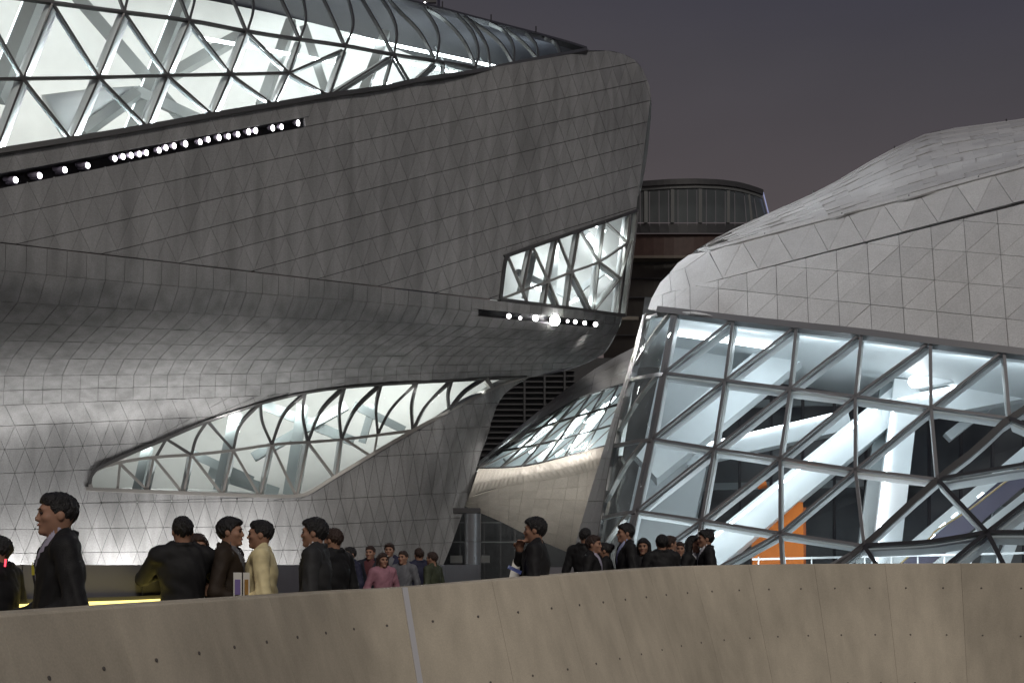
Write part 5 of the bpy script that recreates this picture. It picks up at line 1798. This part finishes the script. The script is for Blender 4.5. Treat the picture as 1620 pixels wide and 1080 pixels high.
cloth_cache = {}
def cloth_mesh(kind, pose, fem):
    key = (kind, pose, fem)
    if key in cloth_cache:
        return cloth_cache[key]
    wd = .9 if fem else 1.0
    if kind in ('jacket', 'sweater'):
        f = Field((-.42, -.26, .76), (.42, .48, 1.58), .0105)
        f.ell((0, -.005, 1.30), (.185 * wd, .128, .20), .03)
        f.ell((0, 0, 1.08), (.165 * wd, .122, .22), .06)
        f.ell((0, -.005, .90), (.182 * wd, .128, .17), .06)
        f.cone((-.155 * wd, -.012, 1.425), (.155 * wd, -.012, 1.425), .066, .066, .05)
        for q in (-1, 1):
            f.cone((q * .14 * wd, -.02, 1.445), (q * .05, -.025, 1.51), .045, .035, .04)
            if kind == 'jacket':
                f.cone((0, -.035, 1.44), (q * .08, -.035, 1.435), .062, .062, .03)
                f.cone((q * .082, .01, 1.475), (q * .045, -.072, 1.503), .017, .017, .02); f.cone((q * .045, -.072, 1.503), (0, -.086, 1.506), .017, .017, .01)
        for q, (e_, w_) in zip((1, -1), POSES[pose]):
            f.cone((q * .188 * wd, -.01, 1.415), e_, .066, .056, .04)
            w_ = np.array(w_); e2 = np.array(e_)
            f.cone(e_, e2 + (w_ - e2) * .93, .054, .040, .02)
        g = f.grid()
        # cloth folds
        f.v = f.v + .0050 * np.sin(g[..., 2] * 30 + 14 * g[..., 0] + 6 * np.sin(g[..., 1] * 14 + g[..., 0] * 9)) * np.sin(g[..., 0] * 19 + g[..., 2] * 7 + 2) + .0022 * np.sin(g[..., 2] * 52 + g[..., 0] * 75 + g[..., 1] * 60) * np.sin(g[..., 0] * 31 - g[..., 2] * 23)
        f.intersect(.80 - g[..., 2])
        if kind == 'jacket':
            vee = np.abs(g[..., 0]) - .30 * (g[..., 2] - 1.16)
            front = .03 - g[..., 1]
            cut = np.maximum(np.maximum(vee, front), 0 * vee - 1)
            cut = np.maximum(cut, g[..., 2] - 1.60)
            f.intersect(-cut)
            neck = np.linalg.norm(np.stack([g[..., 0], g[..., 1] + .012], -1), axis=-1) - (.064 + .35 * np.maximum(0, g[..., 2] - 1.50))
            f.intersect(-np.maximum(neck, 1.44 - g[..., 2]))
        else:
            neck = np.linalg.norm(np.stack([g[..., 0], g[..., 1] + .005], -1), axis=-1) - .066
            f.intersect(-np.maximum(neck, 1.485 - g[..., 2]))
    elif kind == 'shirt':
        f = Field((-.24, -.20, .86), (.24, .20, 1.60), .0095)
        f.ell((0, -.005, 1.30), (.172 * wd, .117, .195), .03); f.ell((0, 0, 1.06), (.15 * wd, .108, .2), .06)
        f.cone((-.13 * wd, -.012, 1.42), (.13 * wd, -.012, 1.42), .056, .056, .05)
        f.cone((0, -.008, 1.43), (0, -.010, 1.527), .066, .064, .02)
        g = f.grid()
        hole = np.linalg.norm(np.stack([g[..., 0], g[..., 1] + .008], -1), axis=-1) - .0585
        f.intersect(-np.maximum(hole, 1.49 - g[..., 2]))
        open_ = np.maximum(np.abs(g[..., 0]) - .35 * (g[..., 2] - 1.455), .02 - g[..., 1])
        f.intersect(-open_)
        f.intersect(g[..., 2] - 1.536 - .30 * g[..., 1])
    elif kind == 'trousers':
        f = Field((-.25, -.20, .02), (.25, .22, 1.0), .014)
        f.ell((0, 0, .93), (.165 * wd, .115, .14), .03)
        for q in (-1, 1):
            f.cone((q * .088, 0, .88), (q * .10, .015, .50), .095, .068, .04); f.cone((q * .10, .015, .50), (q * .105, -.012, .08), .067, .058, .02)
        f.intersect(.055 - f.grid()[..., 2])
    elif kind == 'shoe':
        f = Field((-.06, -.12, -.01), (.06, .22, .14), .009)
        f.cone((0, -.045, .05), (0, .0, .06), .045, .045, .02); f.cone((0, 0, .045), (0, .14, .038), .043, .034, .02)
        f.intersect(-f.grid()[..., 2] + .0)
    me = field_mesh(kind, f)
    cloth_cache[key] = me
    return me

def fabric(name, color, rough=.68):
    return plain(name, color, rough, spec=.35, bump=.25, bscale=160, vary=.2, vscale=9)
skin = plain('skin', (.36, .205, .14), .55, spec=.3, vary=.06, vscale=20)
skin.node_tree.nodes['Principled BSDF'].inputs['Subsurface Weight'].default_value = .08
skin.node_tree.nodes['Principled BSDF'].inputs['Subsurface Radius'].default_value = (.02, .008, .004)
lip_m = plain('lips', (.36, .13, .11), .45)
eye_m = plain('eye_dark', (.03, .02, .018), .2)
HAIR = {'black': plain('hair_black', (.010, .009, .009), .45, bump=.6, bscale=120), 'brown': plain('hair_brown', (.035, .018, .012), .45, bump=.6, bscale=120)}
FAB = {k: fabric('fabric_' + k, c) for k, c in dict(black=(.012, .012, .013), navy=(.016, .018, .028), brown=(.030, .020, .013), charcoal=(.030, .031, .032), cream=(.76, .66, .38), white=(.75, .76, .80),
       blue=(.42, .48, .72), grey=(.14, .145, .16), pink=(.33, .16, .20), green=(.05, .06, .035), dkblue=(.02, .022, .05), lilac=(.42, .40, .50), red=(.10, .03, .035)).items()}
paper_m = plain('paper', (.78, .77, .72), .7)
paper_v = plain('paper_violet', (.26, .20, .48), .6)
paper_o = plain('paper_ochre', (.45, .25, .08), .6)
eye_me = None
def link_mesh(name, me, mat, parent):
    o = bpy.data.objects.new(name, me)
    if not me.materials:
        me.materials.append(None)
    o.material_slots[0].link = 'OBJECT'
    o.material_slots[0].material = mat
    col.objects.link(o)
    o.parent = parent
    return o
def small_ball(name, r):
    v, fs = [], []
    nu, nv = 10, 6
    for j in range(nv + 1):
        th = math.pi * j / nv
        for i in range(nu):
            ph = 2 * math.pi * i / nu
            v.append((r[0] * math.sin(th) * math.cos(ph), r[1] * math.sin(th) * math.sin(ph), r[2] * math.cos(th)))
    for j in range(nv):
        for i in range(nu):
            fs.append((j * nu + i, j * nu + (i + 1) % nu, (j + 1) * nu + (i + 1) % nu, (j + 1) * nu + i))
    me = bpy.data.meshes.new(name)
    me.from_pydata(v, [], fs)
    me.polygons.foreach_set('use_smooth', [True] * len(me.polygons))
    return me
eye_me, lip_me = small_ball('eye', (.0115, .009, .0075)), small_ball('lips', (.021, .007, .0065))
brow_me = small_ball('eyebrow', (.019, .006, .004))
shoe_me = cloth_mesh('shoe', 'down', False)

def person(px, top_y, d, face, pose, label, hair='short', hcol='black', top='jacket', tcol='black', shirt='white', legs='black', fem=False, base_h=1.75, lean=0.0):
    """face: heading in degrees, 0 = away from the viewer, 90 = to the photo's left, 180 = towards the viewer"""
    zt = P(px, top_y, d)[2]
    X = (px - CX) / F * d
    # floor of the walkway under the person
    floor = np.interp(d, [5, 8, 13, 18], [.20, .20, .34, .30])
    sc = (zt - floor) / 1.728
    o = root('person', (X, d, floor), label, 'person')
    o.rotation_euler = (rad(lean), 0, rad(face) + math.atan((CX - px) / F))
    o.scale = (min(sc, 1.06), min(sc, 1.06), sc)
    bd = link_mesh('body', body_mesh(pose, fem), skin, o)
    link_mesh('hair', hair_mesh(hair), HAIR[hcol], o)
    link_mesh(top, cloth_mesh(top, pose, fem), FAB[tcol], o)
    if top == 'jacket':
        link_mesh('shirt', cloth_mesh('shirt', 'down', fem), FAB[shirt], o)
    link_mesh('trousers', cloth_mesh('trousers', 'down', fem), FAB[legs], o)
    for q in (-1, 1):
        s = link_mesh('shoe', shoe_me, FAB['black'], o); s.location = (q * .108, -.01, 0); s.rotation_euler[2] = rad(-6 * q)
        e_ = link_mesh('eye', eye_me, eye_m, o); e_.location = shrink_head((q * .031, .090, HZ + .007))
        b_ = link_mesh('eyebrow', brow_me, HAIR[hcol], o); b_.location = shrink_head((q * .032, .0985, HZ + .030))
    l_ = link_mesh('lips', lip_me, lip_m, o); l_.location = shrink_head((0, .101, HZ - .058))
    return o
def prop(name, pts, th, mat, label, cat):
    """thin held sheet through four corner points"""
    p = [np.array(q, float) for q in pts]
    n = np.cross(p[1] - p[0], p[3] - p[0]); n /= np.linalg.norm(n)
    mb = MB().add(p + [q + n * th for q in p], [(0, 1, 2, 3), (7, 6, 5, 4), (0, 4, 5, 1), (1, 5, 6, 2), (2, 6, 7, 3), (3, 7, 4, 0)])
    o = mb.build(name, mat)
    o['label'] = label; o['category'] = cat
    return o

man = person(92, 777, 5.6, 98, 'carry', 'near man in black suit walking left with yellow pocket square', 'short', tcol='black', shirt='lilac')
sq = MB().add([(-.115, .128, 1.285), (-.075, .137, 1.285), (-.078, .139, 1.33), (-.098, .137, 1.355), (-.118, .130, 1.32)], [(0, 1, 2, 3, 4)])
sqo = sq.build('pocket_square', plain('yellow_silk', (.75, .68, .05), .6)); sqo.parent = man
person(-2, 846, 7.0, 60, 'down', 'person in black cut off by the left photo edge', 'short', tcol='black', shirt='black')
p = P(9, 884, 6.85)
MB().tube([p, p + np.array([.0, -.01, -.05])], .006, 8).build('badge_light', emit('badge_red', (1, .05, .08), 3))
bl_o = bpy.data.objects['badge_light']; bl_o['label'] = 'tiny red light on the chest of the person at the left edge'; bl_o['category'] = 'light'
person(289, 815, 8.0, 10, 'hug', 'man in black seen from behind embracing a woman', 'short', tcol='black', legs='charcoal')
person(313, 844, 8.55, 190, 'hug', 'woman with dark hair whose face shows over the embracing man', 'long', 'brown', top='sweater', tcol='navy', fem=True)
person(364, 817, 8.3, -104, 'carry', 'man in dark brown jacket facing right opposite the cream sweater man', 'full', tcol='brown', shirt='grey')
person(413, 821, 8.3, 84, 'carry', 'man in cream sweater facing left towards the brown jacket man', 'short', top='sweater', tcol='cream', legs='charcoal')
person(498, 818, 8.2, 78, 'clasp', 'man in charcoal suit with white collar looking left', 'full', tcol='charcoal', shirt='white')
person(528, 834, 9.6, 50, 'down', 'man in black standing close behind the charcoal suit man', 'short', 'brown', tcol='black', shirt='lilac')
for (px_, d_, pw_, m2, lab) in ((376, 7.95, 13, paper_v, 'white leaflet with violet print held by the brown jacket man'), (390, 8.0, 10, paper_o, 'pale leaflet with ochre print held by the cream sweater man')):
    a, b = P(px_ - pw_ / 2, 905, d_), P(px_ + pw_ / 2, 905, d_ + .05)
    c, dd = P(px_ + pw_ / 2, 950, d_ + .05), P(px_ - pw_ / 2, 950, d_)
    o = prop('leaflet', [a, b, c, dd], .004, paper_m, lab, 'leaflet')
    a, b = P(px_ - pw_ / 2 + 2, 916, d_ - .012), P(px_ + pw_ / 2 - 2, 916, d_ + .038)
    c, dd = P(px_ + pw_ / 2 - 2, 940, d_ + .038), P(px_ - pw_ / 2 + 2, 940, d_ - .012)
    pr = MB().add([a, b, c, dd], [(0, 1, 2, 3)]).build('print', m2, o)
person(554, 864, 13.4, 120, 'down', 'person in dark blue near the leg of the hall beside the charcoal suit man', 'short', tcol='dkblue', shirt='lilac')
person(586, 862, 14.4, 160, 'down', 'person in dark clothes behind the pink top woman', 'short', 'brown', tcol='navy', shirt='red')
person(606, 874, 13.2, 200, 'carry', 'woman in pale pink top at the foot of the hall', 'long', 'brown', top='sweater', tcol='pink', legs='navy', fem=True)
person(616, 858, 15.0, 170, 'down', 'person with reddish hair standing just behind the pink top woman', 'full', 'brown', tcol='dkblue', shirt='grey')
person(638, 870, 14.2, 150, 'down', 'person in grey sweater beside the pink top woman', 'short', 'brown', top='sweater', tcol='grey', legs='navy')
person(663, 866, 14.6, 20, 'down', 'person in dark blue jacket seen from behind under the hall leg', 'short', 'brown', tcol='dkblue')
person(684, 872, 14.0, 60, 'carry', 'person in dark green sweater nearest the edge of the hall leg', 'short', 'brown', top='sweater', tcol='green', legs='charcoal')
ph = person(847, 817, 9.6, 82, 'face', 'man in black shirt holding a hand to his mouth', 'full', top='sweater', tcol='black')
a, b, c, dd = P(805, 893, 9.45), P(826, 903, 9.5), P(824, 907, 9.3), P(803, 897, 9.25)
prop('phone', [a, b, c, dd], .008, plain('phone_blue_lit', (.12, .16, .42), .25), 'phone coloured by its blue light in the hand of the man touching his mouth', 'phone')  # blue light on the phone is put into its base colour
a, b, c, dd = P(812, 884, 9.75), P(824, 884, 9.75), P(821, 915, 9.7), P(805, 915, 9.7)
prop('programme', [a, b, c, dd], .006, paper_m, 'pale booklet held behind the blue-lit phone', 'booklet')
person(926, 834, 13.6, -20, 'down', 'man in black seen mostly from behind left of the bowed man', 'short', tcol='black')
person(939, 846, 12.3, -105, 'carry', 'person with brown hair bowing head with pale shirt and tie', 'full', 'brown', tcol='black', shirt='lilac', lean=0)
person(957, 857, 12.6, 80, 'face', 'woman in black talking with hand raised beside the bowed man', 'bun', top='sweater', tcol='black', fem=True)
person(990, 827, 12.4, 105, 'down', 'man in black suit and light blue shirt before the bright glass corner', 'full', tcol='black', shirt='blue')
person(1018, 851, 13.0, 170, 'down', 'woman with long black hair facing the viewer', 'long', top='sweater', tcol='black', fem=True)
person(1047, 845, 12.9, 15, 'down', 'man in black seen from behind next to the long haired woman', 'full', tcol='black')
person(1060, 847, 14.0, -60, 'down', 'person in black partly hidden behind the man seen from behind', 'full', 'brown', tcol='black')
person(1076, 856, 14.2, 180, 'down', 'person in black with pale shirt facing the viewer in the gap', 'short', 'brown', tcol='black', shirt='white')
person(1097, 847, 13.0, -120, 'carry', 'woman with long hair and pale top turned to the last man', 'long', tcol='black', shirt='white', fem=True)
person(1117, 837, 12.8, 100, 'down', 'man in black at the right end of the group before the glass front', 'full', tcol='black', shirt='white')
